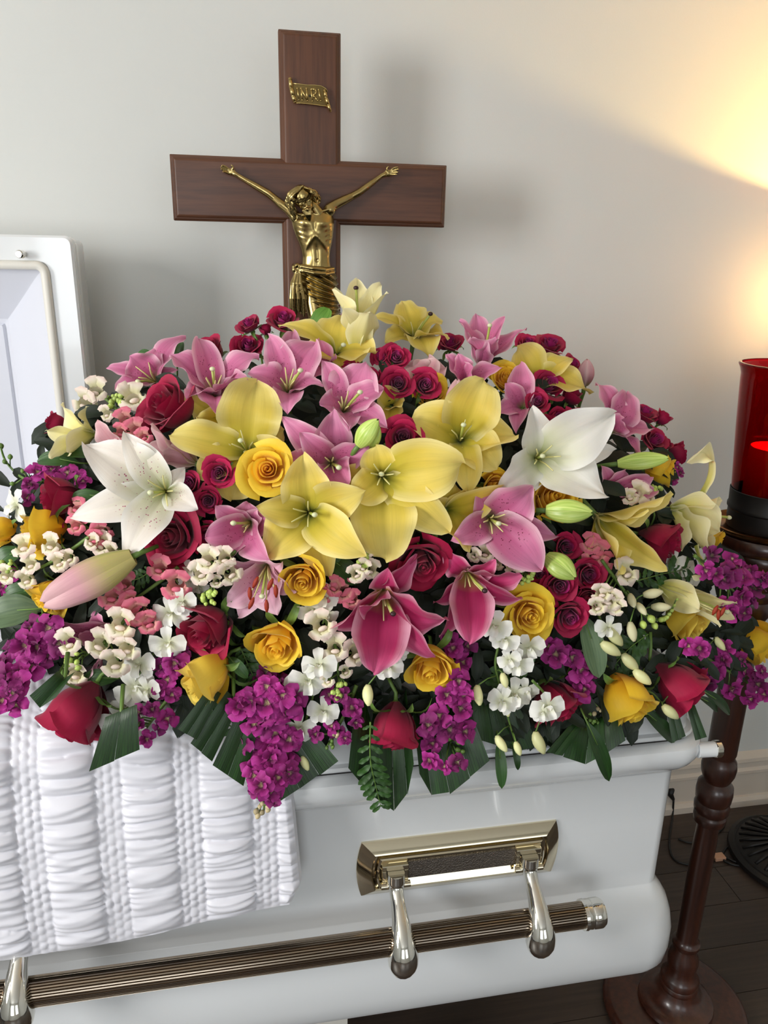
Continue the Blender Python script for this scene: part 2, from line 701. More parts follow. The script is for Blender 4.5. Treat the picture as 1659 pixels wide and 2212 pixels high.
# closed foot half of the lid
LR = (-0.285, CX1, CY0, CY1)
cpart(loft_z(LR, [(0.969, -0.01, .03), (0.969, 0.014, .035), (0.9755, 0.014, .035), (0.9755, -0.01, .03)], 6, True, True), 'lid_gasket', MT['gasket'], smooth=False)
lid_rows = [(0.9755, 0.0, .03), (0.9755, 0.019, .04), (0.979, 0.021, .042), (0.983, 0.019, .04), (0.985, 0.012, .036), (1.045, 0.008, .036), (1.056, 0.010, .038),
            (1.062, 0.006, .038), (1.078, -0.010, .05), (1.10, -0.045, .06), (1.125, -0.10, .07), (1.143, -0.16, .08), (1.152, -0.22, .08), (1.156, -0.29, .02)]
cpart(loft_z(LR, lid_rows, 8, cap_top=True, cap_bottom=True), 'foot_lid', MT['paint'], auto=40)
# rim-end lock knob
mb = MB().lathe([(0.006, 0), (0.0125, 0.001), (0.0125, 0.034), (0.010, 0.036)], (0.702, 0.948, 0.949), (1, -0.06, 0), 20)
kn = cpart(mb, 'lock_barrel', MT['paint'], auto=30)
mb = MB().lathe([(0.0132, 0.030), (0.0140, 0.031), (0.0140, 0.039), (0.0125, 0.0405), (0.008, 0.0405)], (0.702, 0.948, 0.949), (1, -0.06, 0), 20)
cpart(mb, 'lock_ring', MT['chrome'], auto=30)

# bed inside the open head half
mb = MB()
P = []
for x in np.linspace(CX0 + .02, LR[0] - 0.004, 30):
    P.append([(x, y, 0.965 + 0.03 * math.sin((y - CY0) / (CY1 - CY0) * math.pi) ** 0.5 + 0.006 * math.sin(x * 40) * math.sin(y * 22)) for y in np.linspace(CY0 + .016, CY1 - .016, 20)])
mb.grid(P)
cpart(mb, 'bed_lining', MT['satin'])

# open head half of the lid, standing up at the back
HX0, HX1, HZ0, HZ1, HY = CX0 - 0.02, -0.300, 0.99, 1.722, 1.60
rows = [(0.052, HY + .006), (0.047, HY), (0.004, HY), (0.0, HY + .004), (0.0, HY + 0.024), (0.014, HY + 0.030), (0.016, HY + 0.052), (0.006, HY + 0.064), (0.006, HY + .14), (0.03, HY + .19), (0.09, HY + .222), (0.17, HY + .236)]


def loft_y(x0, x1, z0, z1, rows, r=0.012, seg=4):
    P = []
    for inset, y in rows:
        P.append([(x, y, z) for x, z in rrect(x0 + inset, x1 - inset, z0 + inset, z1 - inset, r, seg)])
    mb = MB()
    mb.grid(P, close_u=True)
    return mb, len(P[0]), len(P)


mb, m, n = loft_y(HX0, HX1, HZ0, HZ1, rows)
mb.f.append(tuple((n - 1) * m + i for i in range(m)))
head_lid = cpart(mb, 'head_lid', MT['paint'], auto=35)
# lining: cove slopes in to a flat panel
mb, m, n = loft_y(HX0, HX1, HZ0, HZ1, [(0.058, HY + .008), (0.075, HY + .02), (0.13, HY + .085), (0.16, HY + .115), (0.168, HY + .118), (0.172, HY + .112), (0.30, HY + .104)], 0.004, 2)
mb.f.append(tuple((n - 1) * m + i for i in range(m)))
cpart(mb, 'lid_lining', MT['lining'], head_lid, auto=20)
pts = []
for x, z in rrect(HX0 + .053, HX1 - .053, HZ0 + .053, HZ1 - .053, 0.016, 6):
    pts.append((x, HY - .003, z))
mb = MB()
pts.append(pts[0])
mb.tube(pts, 0.0085, 10, caps=False)
cpart(mb, 'lid_piping', MT['plastic'], head_lid)
q = at_y(46, 549, HY)
mb = MB().lathe([(0.004, 0), (0.004, 0.010), (0.0075, 0.011), (0.0075, 0.020), (0.0055, 0.022)], (q[0] + .006, HY, q[2]), (-0.25, -1, 0), 14)
cpart(mb, 'latch_stud', MT['chrome'], head_lid, auto=30)


# swing-bar handles
def plate_loop(cx, cz, w, h, bulge, n=8):
    pts = []
    for k in range(n + 1):
        t = -1 + 2 * k / n
        pts.append((cx + w / 2 + bulge * (1 - t * t), cz + t * h / 2))
    for k in range(n + 1):
        t = 1 - 2 * k / n
        pts.append((cx - w / 2 - bulge * (1 - t * t), cz + t * h / 2))
    return pts


def handle_plate(cx, cz, ybody):
    rows = [(0.322, 0.104, 0.0, .008), (0.322, 0.104, 0.003, .008), (0.316, 0.100, 0.005, .008), (0.282, 0.068, 0.015, .006), (0.278, 0.064, 0.0135, .006), (0.276, 0.062, 0.010, .006),
            (0.272, 0.060, 0.010, .005), (0.268, 0.058, 0.017, .005), (0.262, 0.054, 0.019, .005), (0.232, 0.034, 0.014, .003), (0.228, 0.032, 0.0125, .002)]
    mb = MB()
    P = [[(x, ybody - d, z) for x, z in plate_loop(cx, cz, w, h, b)] for w, h, d, b in rows]
    mb.grid(P, close_u=True)
    m = len(P[0])
    mb.f.append(tuple((len(P) - 1) * m + i for i in range(m)))
    pl = cpart(mb, 'handle_plate', MT['silver'], auto=14)
    mb = MB().box((cx - .090, ybody - .0150, cz - .0155), (cx + .090, ybody - .0120, cz + .0155))
    cpart(mb, 'textured_inlay', MT['hammered'], pl, smooth=False)
    for s in (-1, 1):
        ax = cx + s * 0.110
        mb = MB()
        mb.box((ax - .021, ybody - .024, cz + .010), (ax + .021, ybody - .010, cz + .019))
        mb.box((ax - .021, ybody - .024, cz - .022), (ax - .014, ybody - .010, cz + .010))
        mb.box((ax + .014, ybody - .024, cz - .022), (ax + .021, ybody - .010, cz + .010))
        br = cpart(mb, 'arm_bracket', MT['silver'], pl, smooth=False)
        bevelled(br, 0.0012, 2)
        mb = MB().lathe([(0.002, -.024), (0.0055, -.0235), (0.0055, .0235), (0.002, .024)], (ax, ybody - .026, cz - .016), (1, 0, 0), 14)
        cpart(mb, 'hinge_pin', MT['silver'], pl, auto=30)
        # teardrop arm
        pts = [(.937, .786), (.9365, .770), (.932, .760), (.918, .748), (.900, .736), (.884, .723), (.874, .709), (.869, .695), (.869, .682), (.872, .671), (.876, .664), (.879, .661)]
        rad = [.0135, .0150, .0118, .0112, .0128, .0162, .0200, .0232, .0238, .0205, .0130, .004]
        mb = MB().tube(smooth_path([(ax, y, z) for y, z in pts], 40), list(np.interp(np.linspace(0, 11, 40), range(12), rad)), 18)
        cpart(mb, 'handle_arm', MT['chrome'], auto=50)


RAILY, RAILZ, RAILR = 0.893, 0.697, 0.0205
handle_plate(0.318, 0.776, CY0)
handle_plate(-0.452, 0.776, CY0)
# fluted rail
mb = MB()
nfl = 34
ring = []
for k in range(nfl * 4):
    a = 2 * math.pi * k / (nfl * 4)
    rr = RAILR - 0.0011 * (0.5 - 0.5 * math.cos(4 * 2 * math.pi * k / 4 / 1.0 * 1)) if False else RAILR - (0.0022 if (k % 4) == 0 else 0.0)
    ring.append((rr * math.cos(a), rr * math.sin(a)))
P = [[(x, RAILY + c, RAILZ + s) for c, s in ring] for x in (-1.18, 0.515)]
mb.grid(P, close_u=True)
rail = cpart(mb, 'rail', MT['railmetal'], auto=15)
mb = MB().lathe([(0.015, 0), (0.0235, 0.001), (0.0240, 0.006), (0.0232, 0.008), (0.0232, 0.014), (0.0222, 0.016), (0.0232, 0.018), (0.0236, 0.030), (0.0225, 0.033), (0.0200, 0.034), (0.0200, 0.0365), (0.012, 0.0375)], (0.505, RAILY, RAILZ), (1, 0, 0), 36)
cpart(mb, 'rail_end_cap', MT['chrome'], auto=25)


# ------------------------------------------------------------------ bier under the casket
bier = thing('bier', 'white painted bier carrying the casket above the floor', 'bier', (-0.2, 1.28, 0))


def bpart(mb, name, mat, **k):
    return cpart(mb, name, mat, bier, **k)


o = bpart(MB().box((-1.0, 1.0, 0.435), (0.355, 1.56, 0.4865)), 'deck', MT['plastic'], smooth=False)
bevelled(o, 0.006)
o = bpart(MB().box((-0.9, 1.04, 0.36), (0.235, 1.52, 0.4345)), 'apron', MT['plastic'], smooth=False)
bevelled(o, 0.006)
for sx in (-0.80, 0.12):
    for sy in (1.09, 1.46):
        o = bpart(MB().box((sx - .03, sy - .03, 0.0), (sx + .03, sy + .03, 0.36)), 'leg', MT['plastic'], smooth=False)


# ------------------------------------------------------------------ shirred satin throw over the front
def vnoise(x, y, seed=0):
    xi, yi = np.floor(x).astype(int), np.floor(y).astype(int)
    xf, yf = x - xi, y - yi

    def h(a, b):
        n = (a * 374761393 + b * 668265263 + seed * 974634) & 0x7fffffff
        n = ((n ^ (n >> 13)) * 1274126177) & 0x7fffffff
        return ((n ^ (n >> 16)) & 0xffff) / 65535.0
    u, v = xf * xf * (3 - 2 * xf), yf * yf * (3 - 2 * yf)
    return (h(xi, yi) * (1 - u) + h(xi + 1, yi) * u) * (1 - v) + (h(xi, yi + 1) * (1 - u) + h(xi + 1, yi + 1) * u) * v


def build_throw():
    path = np.array([(1.16, 1.166), (1.06, 1.140), (1.005, 1.112), (0.960, 1.080), (0.936, 1.045), (0.930, 1.00), (0.922, 0.965), (0.917, 0.92), (0.913, 0.87), (0.911, 0.82), (0.910, 0.748)])
    seg = np.r_[0, np.cumsum(np.linalg.norm(np.diff(path, axis=0), axis=1))]
    total = seg[-1]
    NU, NV = 420, 250
    xs = np.linspace(0, 1, NU)
    ss = np.linspace(0, 1, NV)
    U, S = np.meshgrid(xs, ss)
    s_len = S * total
    yy = np.interp(s_len, seg, path[:, 0])
    zz = np.interp(s_len, seg, path[:, 1])
    k = np.ones(9) / 9
    ty = np.gradient(yy, axis=0)
    tz = np.gradient(zz, axis=0)
    ln = np.hypot(ty, tz)
    ny, nz = tz / ln, -ty / ln          # outward (towards -y / up)
    # smooth normals along the path
    for arr in (ny, nz):
        for _ in range(3):
            arr[1:-1] = (arr[:-2] + arr[1:-1] + arr[2:]) / 3
    # right edge drifts outward going down
    xr = np.interp(s_len / total, [0, 0.25, 0.45, 0.6, 0.93, 1.0], [-0.16, -0.09, 0.015, 0.046, 0.056, 0.040])
    X = -0.72 + U * (xr + 0.72)
    # the hem is higher at the right end: compress the lower part
    hem = np.interp(X, [-0.72, -0.36, -0.2, -0.08, 0.05], [-0.006, 0.0, 0.006, 0.022, 0.034])
    zz = zz + hem * np.clip((s_len / total - 0.5) / 0.5, 0, 1)
    # shirring
    per = 0.1045
    colp = (X + 0.0135 + 0.10) / per
    colp = colp - np.floor(colp)
    band_w = 0.33
    inb = colp < band_w
    t_p = np.clip((colp - band_w) / (1 - band_w), 0, 1)
    cid = np.floor((X + 0.1135) / per)
    wob = 0.010 * (vnoise(X * 9 + cid * 3.7, s_len * 18 + cid * 11.3, 3) - .5) + 0.004 * (vnoise(X * 34, s_len * 50, 5) - .5)
    ph = np.zeros_like(X)
    for ci in np.unique(cid):
        rr = random.Random(int(ci) + 500)
        bounds = [-0.03]
        while bounds[-1] < total + .05:
            bounds.append(bounds[-1] + rr.choice((0.022, 0.030, 0.038, 0.047)) * rr.uniform(.85, 1.15))
        sel = cid == ci
        tilt = rr.uniform(-.10, .04)
        ph[sel] = np.interp((s_len + wob + tilt * (t_p - .5) * 0.06)[sel], bounds, np.arange(len(bounds)))
    fr = ph - np.floor(ph)
    puff = np.abs(np.sin(np.pi * fr)) ** 0.5
    amp = 0.45 + 0.9 * vnoise(np.floor(ph) * 1.7 + cid * 5.1, X * 6, 9)
    edge = np.clip(np.sin(np.pi * t_p), 0, 1) ** 0.45
    d_puff = 0.0105 * puff * amp * edge + 0.003 * edge + 0.0022 * np.sin(ph * 2 * np.pi * 2.2 + X * 60) * edge * (1 - 0.7 * edge)
    t_b = colp / band_w * 3
    cb = np.floor(t_b)
    rb = s_len / 0.0155 + cb * 0.5 + cid * 0.3 + 0.5 * vnoise(X * 50, s_len * 40, 7)
    d_band = 0.0034 * (0.35 + 0.65 * np.abs(np.sin(np.pi * t_b)) ** 0.7) * (0.3 + 0.7 * np.abs(np.sin(np.pi * rb)) ** 0.8) * (0.5 + vnoise(X * 30, s_len * 45, 31))
    fine = 0.0016 * np.sin(s_len * 520 + 9 * vnoise(X * 14, s_len * 30, 41) + cid * 2) * vnoise(X * 20 + 3, s_len * 25, 43)
    d_puff = d_puff + fine * (1.15 - edge) * 1.6 + fine * 0.4
    disp = np.where(inb, d_band, d_puff)
    big = 0.010 * (vnoise(X * 6, s_len * 4, 21) - 0.5)
    fade = np.clip((1 - S) / 0.03, 0, 1) * np.clip((1 - U) / 0.012, 0, 1)
    disp = disp * (0.25 + 0.75 * fade) + big
    Y = yy + ny * disp
    Z = zz + nz * disp
    # stitches pull the surface in x slightly
    P = np.stack([X, Y, Z], -1)
    mb = MB()
    mb.grid(P)
    # thin turned-back border so that the sheet has an edge
    back = P[:, -1] + np.array([0.004, 0.010, 0])
    mb.grid(np.stack([P[:, -1], back], 1))
    bott = P[-1] + np.array([0, 0.010, 0.002])
    mb.grid(np.stack([P[-1], bott], 0))
    o = mb.build('satin_throw', MT['satin'])
    return tag(o, 'shirred white satin throw hanging over the front edge of the casket', 'cloth')


build_throw()


# ------------------------------------------------------------------ crucifix
CRY = 1.68        # front face of the cross
cru = thing('crucifix', 'dark walnut crucifix with a brass figure standing behind the flowers', 'crucifix', (0.156, 1.70, 0.0))


def beam(name, x0, x1, z0, z1, y0, y1, mat, e=0.010, sides=(1, 1, 1, 1)):
    """board with an ogee edge; profile rows of (inset, depth from the front)"""
    rows = [(0.0, y1), (0.0, y0 + .011), (0.0025, y0 + .0075), (0.004, y0 + .0055), (0.0055, y0 + .0052), (0.0065, y0 + .0035), (0.0085, y0 + .0012), (e, y0 + .0002), (e + .002, y0)]
    mb, m, n = loft_y(x0, x1, z0, z1, rows, 0.0015, 2)
    mb.f.append(tuple((n - 1) * m + i for i in range(m)))
    mb.f.append(tuple(range(m))[::-1])
    return cpart(mb, name, mat, cru, auto=28)


beam('crossbeam', -0.120, 0.437, 1.757, 1.878, CRY, CRY + .026, MT['walnut_h'])
beam('upright', 0.0955, 0.2155, 1.20, 2.104, CRY + .0015, CRY + .0275, MT['walnut'])
cpart(MB().box((0.120, CRY + .004, 0.03), (0.190, CRY + .024, 1.21)), 'support_post', MT['walnut'], cru, smooth=False)
o = cpart(MB().box((0.03, CRY - .035, 0.0), (0.28, CRY + .125, 0.03)), 'support_foot', MT['walnut'], cru, smooth=False)
bevelled(o, 0.004)


def remeshed(mb, name, mat, voxel, smooth_iter=4, parent=None):
    me = mb.data(name, mat)
    o = bpy.data.objects.new(name, me)
    COL.objects.link(o)
    r = o.modifiers.new('r', 'REMESH')
    r.mode = 'VOXEL'
    r.voxel_size = voxel
    r.use_smooth_shade = True
    s = o.modifiers.new('s', 'SMOOTH')
    s.factor = 0.5
    s.iterations = smooth_iter
    dg = bpy.context.evaluated_depsgraph_get()
    me2 = bpy.data.meshes.new_from_object(o.evaluated_get(dg))
    me2.name = name
    o.modifiers.clear()
    o.data = me2
    if not me2.materials:
        me2.materials.append(mat)
    me2.polygons.foreach_set('use_smooth', [True] * len(me2.polygons))
    if parent is not None:
        off = Vector((0, 0, 0))
        q = parent
        while q is not None:
            off += q.location
            q = q.parent
        o.parent = parent
        me2.transform(Matrix.Translation(-off))
    return o


FY = CRY - 0.014
PXM = 0.00101     # metres per pixel of the photograph at the figure


def F(px, py, dy=0.0):
    return at_y(px, py, FY - dy)


def cap(mb, pts, radii, sides=18):
    """smooth chain of overlapping balls and cones"""
    pts = [np.asarray(p) for p in pts]
    for p, r in zip(pts, radii):
        mb.sphere(p, r, 16, 10)
    for i in range(len(pts) - 1):
        mb.tube([pts[i], pts[i + 1]], [radii[i], radii[i + 1]], sides)


def corpus():
    mb = MB()
    k = 0.001

    def ell(px, py, rx, rz, ry, dy=0.0, rot=0.0):
        a = math.radians(rot)
        R = np.array([[math.cos(a), 0, math.sin(a)], [0, 1, 0], [-math.sin(a), 0, math.cos(a)]])
        mb.sphere(F(px, py, dy), (rx * k, ry * k, rz * k), 28, 18, R)
    # arms
    cap(mb, [F(636, 466, .010), F(622, 452, .008), F(606, 440, .006), F(592, 428, .004), F(578, 417, .004), F(556, 404, .003), F(530, 389, .002), F(515, 380, .002)],
        [x * k for x in (10.5, 9.2, 8.6, 7.0, 7.0, 6.4, 4.8, 4.2)])
    cap(mb, [F(712, 450, .010), F(726, 441, .008), F(744, 432, .006), F(760, 424, .004), F(775, 416, .004), F(793, 403, .003), F(812, 389, .002), F(824, 380, .002)],
        [x * k for x in (10.5, 9.4, 8.6, 7.2, 7.0, 6.3, 4.8, 4.2)])
    # hands, palm and five separate fingers
    for s, (wx, wy), (hx, hy), fing, thumb in (
            (-1, (515, 380), (500, 371), [((493, 364), (486, 359), (480, 357)), ((491, 367), (484, 362), (477, 361)), ((491, 371), (484, 367), (478, 366)), ((493, 375), (487, 372), (482, 371))], ((503, 364), (503, 360), (500, 357))),
            (1, (824, 380), (838, 374), [((846, 366), (853, 362), (859, 361)), ((848, 370), (855, 367), (861, 366)), ((848, 374), (855, 372), (860, 372)), ((846, 378), (852, 377), (857, 377))], ((836, 367), (836, 363), (839, 360)))):
        mb.sphere(F(hx, hy, .002), (8.2 * k, 3.2 * k, 7.0 * k), 12, 8)
        cap(mb, [F(wx, wy, .002), F((wx + hx) / 2, (wy + hy) / 2, .002)], [4.2 * k, 4.8 * k])
        for ch in fing:
            cap(mb, [F(hx, hy, .002)] + [F(p[0], p[1], .003 + .003 * i) for i, p in enumerate(ch)], [2.2 * k, 2.0 * k, 1.8 * k, 1.5 * k], 8)
        cap(mb, [F(hx, hy, .002)] + [F(p[0], p[1], .004 + .001 * i) for i, p in enumerate(thumb)], [2.6 * k, 2.3 * k, 2.0 * k, 1.6 * k], 8)
    # trunk: one lofted body with modelled chest, rib arch and belly
    ys = [450, 456, 462, 470, 480, 495, 510, 525, 540, 555, 570, 585, 600, 612]
    cxs = [684, 683, 681, 677, 676, 677, 679, 681, 682, 683, 683, 681, 680, 680]
    hws = [8, 22, 34, 41, 43, 41, 38, 34, 30, 28, 29, 34, 37, 36]
    dps = [8, 13, 17, 20, 23, 24, 23.5, 22, 20, 19, 19, 20, 21, 20]
    g = lambda t, s: math.exp(-(t / s) ** 2)
    rows = []
    for yv in np.linspace(450, 612, 70):
        cx, hw, dp = np.interp(yv, ys, cxs), np.interp(yv, ys, hws), np.interp(yv, ys, dps)
        row = []
        for q in np.linspace(0, 2 * math.pi, 56, endpoint=False):
            dx = math.cos(q) * hw
            fr = math.sin(q)
            dep = fr * (dp if fr > 0 else dp * .6)
            if fr > 0.05:
                w = min(1, fr * 2)
                yc = 508 + abs(dx) ** 1.25 * 0.62
                rel = 4.2 * (g(dx - 19, 15) + g(dx + 19, 15)) * g(yv - 481, 12)
                rel += 1.7 * g(yv - yc, 6.0) * g(dx, 30) - 1.4 * g(yv - 538, 16) * g(dx, 15)
                rel += 1.5 * g(abs(dx) - 8, 5) * g(yv - 550, 22) - 1.1 * g(dx, 2.6) * g(yv - 548, 24) - 1.9 * g(dx, 3.4) * g(yv - 484, 20)
                rel += 0.9 * math.sin((yv + abs(dx) * .45) * 2 * math.pi / 10.5) * g(abs(dx) - 29, 8) * g(yv - 508, 17)
                rel -= 1.8 * g(math.hypot(dx, yv - 562), 2.6)
                dep += rel * w
            P = F(cx, yv, .007)
            row.append((P[0] + dx * k, P[1] - dep * k, P[2]))
        rows.append(row)
    n0 = len(mb.v)
    mb.grid(rows, close_u=True)
    mb.f.append(tuple(n0 + i for i in range(56))[::-1])
    mb.f.append(tuple(n0 + 69 * 56 + i for i in range(56)))
    # shoulders, collar bones, neck
    ell(638, 468, 13, 12, 11, .011, 30)
    ell(712, 453, 13, 12, 11, .011, -30)
    cap(mb, [F(645, 463, .021), F(676, 463, .021)], [2.4 * k, 2.8 * k], 8)
    cap(mb, [F(710, 452, .020), F(684, 461, .021)], [2.4 * k, 2.8 * k], 8)
    cap(mb, [F(686, 462, .012), F(676, 446, .016), F(664, 436, .020)], [14 * k, 11.5 * k, 12 * k])
    # head, bowed and turned
    ell(652, 424, 19, 22, 19, .022, -22)
    ell(660, 438, 14, 18, 13, .030, -20)
    cap(mb, [F(657, 432, .042), F(661, 440, .046), F(663, 446, .0475)], [1.8 * k, 2.2 * k, 3.0 * k], 8)      # nose
    cap(mb, [F(646, 434, .040), F(652, 433, .042), F(657, 432, .042)], [2.0 * k, 2.4 * k, 2.0 * k], 8)        # brow
    cap(mb, [F(659, 431, .042), F(666, 428, .041), F(672, 427, .037)], [2.0 * k, 2.4 * k, 2.0 * k], 8)
    ell(650, 441, 4.2, 3.6, 3, .040)
    ell(670, 436, 4.2, 3.6, 3, .038)
    ell(650, 437.5, 3.0, 1.7, 2.2, .0415)
    ell(668, 432.5, 3.0, 1.7, 2.2, .0405)
    cap(mb, [F(660, 452, .043), F(665, 452, .044), F(669, 450, .042)], [1.7 * k, 2.0 * k, 1.7 * k], 8)        # mouth
    cap(mb, [F(661, 455, .042), F(665, 455.5, .043), F(669, 454, .041)], [1.5 * k, 1.9 * k, 1.5 * k], 8)
    # legs below the cloth
    cap(mb, [F(666, 600, .008), F(676, 650, .022), F(684, 700, .030), F(684, 712, .030), F(682, 750, .018), F(681, 800, .008), F(682, 822, .008)], [x * k for x in (19, 18, 14.5, 14, 12, 8.5, 7.5)])
    cap(mb, [F(694, 600, .006), F(698, 650, .016), F(696, 700, .020), F(695, 712, .020), F(690, 750, .010), F(686, 800, .004), F(686, 822, .004)], [x * k for x in (19, 18, 14.5, 14, 12, 8.5, 7.5)])
    cap(mb, [F(682, 822, .008), F(680, 850, .016), F(678, 862, .018)], [x * k for x in (8, 6.5, 4)])
    cap(mb, [F(687, 822, .004), F(688, 850, .012), F(688, 862, .014)], [x * k for x in (8, 6.5, 4)])
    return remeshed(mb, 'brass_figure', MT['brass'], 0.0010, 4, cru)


fig = corpus()
fig['label'] = 'antique brass figure with outstretched arms'


def hair():
    mb = MB()
    rnd = random.Random(3)
    k = 0.001
    def strand(pts, rad, i):
        path = smooth_path(pts, 26)
        path = [q + np.array([.0014 * math.sin(.8 * j + 1.7 * i), -.0010 * math.cos(.9 * j + i), 0]) for j, q in enumerate(path)]
        mb.tube(path, [v * k for v in np.interp(np.linspace(0, 4, 26), range(5), rad)], 10)
    # strands from the crown falling down either side of the face
    for i in range(15):
        t = i / 14
        a = F(640 + 16 * t, 404 - 3 * t, .034 + .006 * t)
        b = F(624 + 10 * t, 418 + 3 * t, .036 + .006 * t)
        c = F(618 + 16 * t, 436 + rnd.uniform(-2, 2), .030 + .012 * t)
        d = F(626 + 12 * t, 455 + rnd.uniform(-4, 3), .028 + .008 * t)
        e = F(634 + 6 * t, 470 + rnd.uniform(-5, 4), .024)
        strand([a, b, c, d, e], [1.7, 2.0, 2.0, 1.8, 1.0], i)
    for i in range(11):
        t = i / 10
        a = F(650 + 8 * t, 402 + 2 * t, .036)
        b = F(664 + 10 * t, 408 + 2 * t, .038 - .006 * t)
        c = F(674 + 12 * t, 419 + rnd.uniform(-2, 2), .034 - .010 * t)
        d = F(678 + 13 * t, 432 + rnd.uniform(-3, 3), .026 - .010 * t)
        e = F(682 + 8 * t, 441 + rnd.uniform(-2, 4), .022 - .006 * t)
        strand([a, b, c, d, e], [1.8, 2.0, 1.9, 1.7, 1.0], i + 20)
    # beard
    for i in range(7):
        t = i / 6
        cap(mb, [F(655 + 15 * t, 455 - 3 * t, .038), F(660 + 11 * t, 464, .037), F(665 + 6 * t, 474 + rnd.uniform(-2, 3), .032)], [2.6 * k, 2.6 * k, 1.2 * k], 8)
    cap(mb, [F(657, 449, .0435), F(663, 448, .0455), F(671, 446, .0425)], [1.4 * k, 1.8 * k, 1.3 * k], 8)
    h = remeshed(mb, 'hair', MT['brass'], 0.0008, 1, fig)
    # plaited crown of thorns
    mb = MB()
    for ph in (0, 2.1, 4.2):
        pts = []
        for j in range(46):
            a = 2 * math.pi * j / 45
            w = 3.0 * a * 2.33 + ph
            px = 650 + 25 * math.cos(a) + 3.2 * math.cos(w) * math.cos(a)
            py = 421 + 12 * math.sin(a) + 5 * math.cos(a) * -1.0 + 3.0 * math.sin(w)
            pts.append(F(px, py, .028 + .022 * math.sin(a)))
        mb.tube(pts, 1.5 * k, 7, caps=False)
    cpart(mb, 'thorn_crown', MT['brass'], fig)
    return h


hair()


def loincloth():
    mb = MB()
    n, m = 90, 80
    P = []
    for i in range(n):
        t = i / (n - 1)
        cx = 677 + 14 * t + (4 * t * t)
        py = 572 + 104 * t
        hw = (42 + 4 * math.sin(math.pi * t) - 4 * t) * 0.001
        dep = (37 + 6 * math.sin(math.pi * min(1, t * 1.1)) + 14 * t) * 0.001
        row = []
        for j in range(m):
            a = math.pi * (-0.14 + 1.28 * j / (m - 1))
            u = j / (m - 1)
            # folds fan out from the knot at the wearer's hip
            ph = (t * 7.5 - u * 4.2 * (1 - 0.35 * t)) + 0.35 * math.sin(3.1 * u + 5 * t)
            f = abs((ph % 1.0) - 0.5) * 2
            d = 0.0062 * (f ** 1.5) * min(1, 6 * u * 0.5 + 0.3) - 0.0015
            x = -math.cos(a) * (hw + d)
            yv = math.sin(a) * (dep + d)
            q = at_y(cx, py + 10 * (u - 0.3), FY)
            row.append((q[0] + x, FY + 0.010 - yv, q[2]))
        P.append(row)
    mb.grid(P)
    # back side so that it is a closed wrap with thickness
    Q = [[(x, y + 0.004, z) for (x, y, z) in r] for r in P]
    mb.grid([list(reversed(r)) for r in Q])
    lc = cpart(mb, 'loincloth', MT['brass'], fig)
    mb = MB()
    k = 0.001
    # rolled waistband
    cap(mb, [F(638, 577, .026), F(652, 576, .038), F(676, 580, .042), F(700, 583, .036), F(719, 580, .018)], [x * k for x in (5, 5.5, 5, 5, 4)])
    cap(mb, [F(640, 583, .030), F(656, 585, .040), F(678, 590, .044), F(702, 592, .038), F(720, 588, .018)], [x * k for x in (4, 4.5, 4, 4, 4)])
    # knot
    for a in range(8):
        t = a / 7 * 2 * math.pi
        mb.sphere(F(643 + 9 * math.cos(t), 580 + 7 * math.sin(t), .036), 4.6 * k, 10, 8)
    mb.sphere(F(643, 580, .032), 7 * k, 10, 8)
    # hanging tail with vertical folds
    rnd = random.Random(8)
    for i in range(6):
        x0 = 640 + i * 1.6
        x1 = 628 + i * 5.6
        cap(mb, [F(x0, 588, .036), F((x0 + x1) / 2 - 3, 612, .038 + .003 * (i % 2)), F(x1, 645, .036 + .004 * (i % 2)), F(x1 + 1, 672 + (i % 3) * 5, .032 + .004 * (i % 2))], [x * k for x in (3.4, 4.2, 4.2, 2.6)], 8)
    remeshed(mb, 'loincloth_knot', MT['brass'], 0.0011, 2, lc)


loincloth()


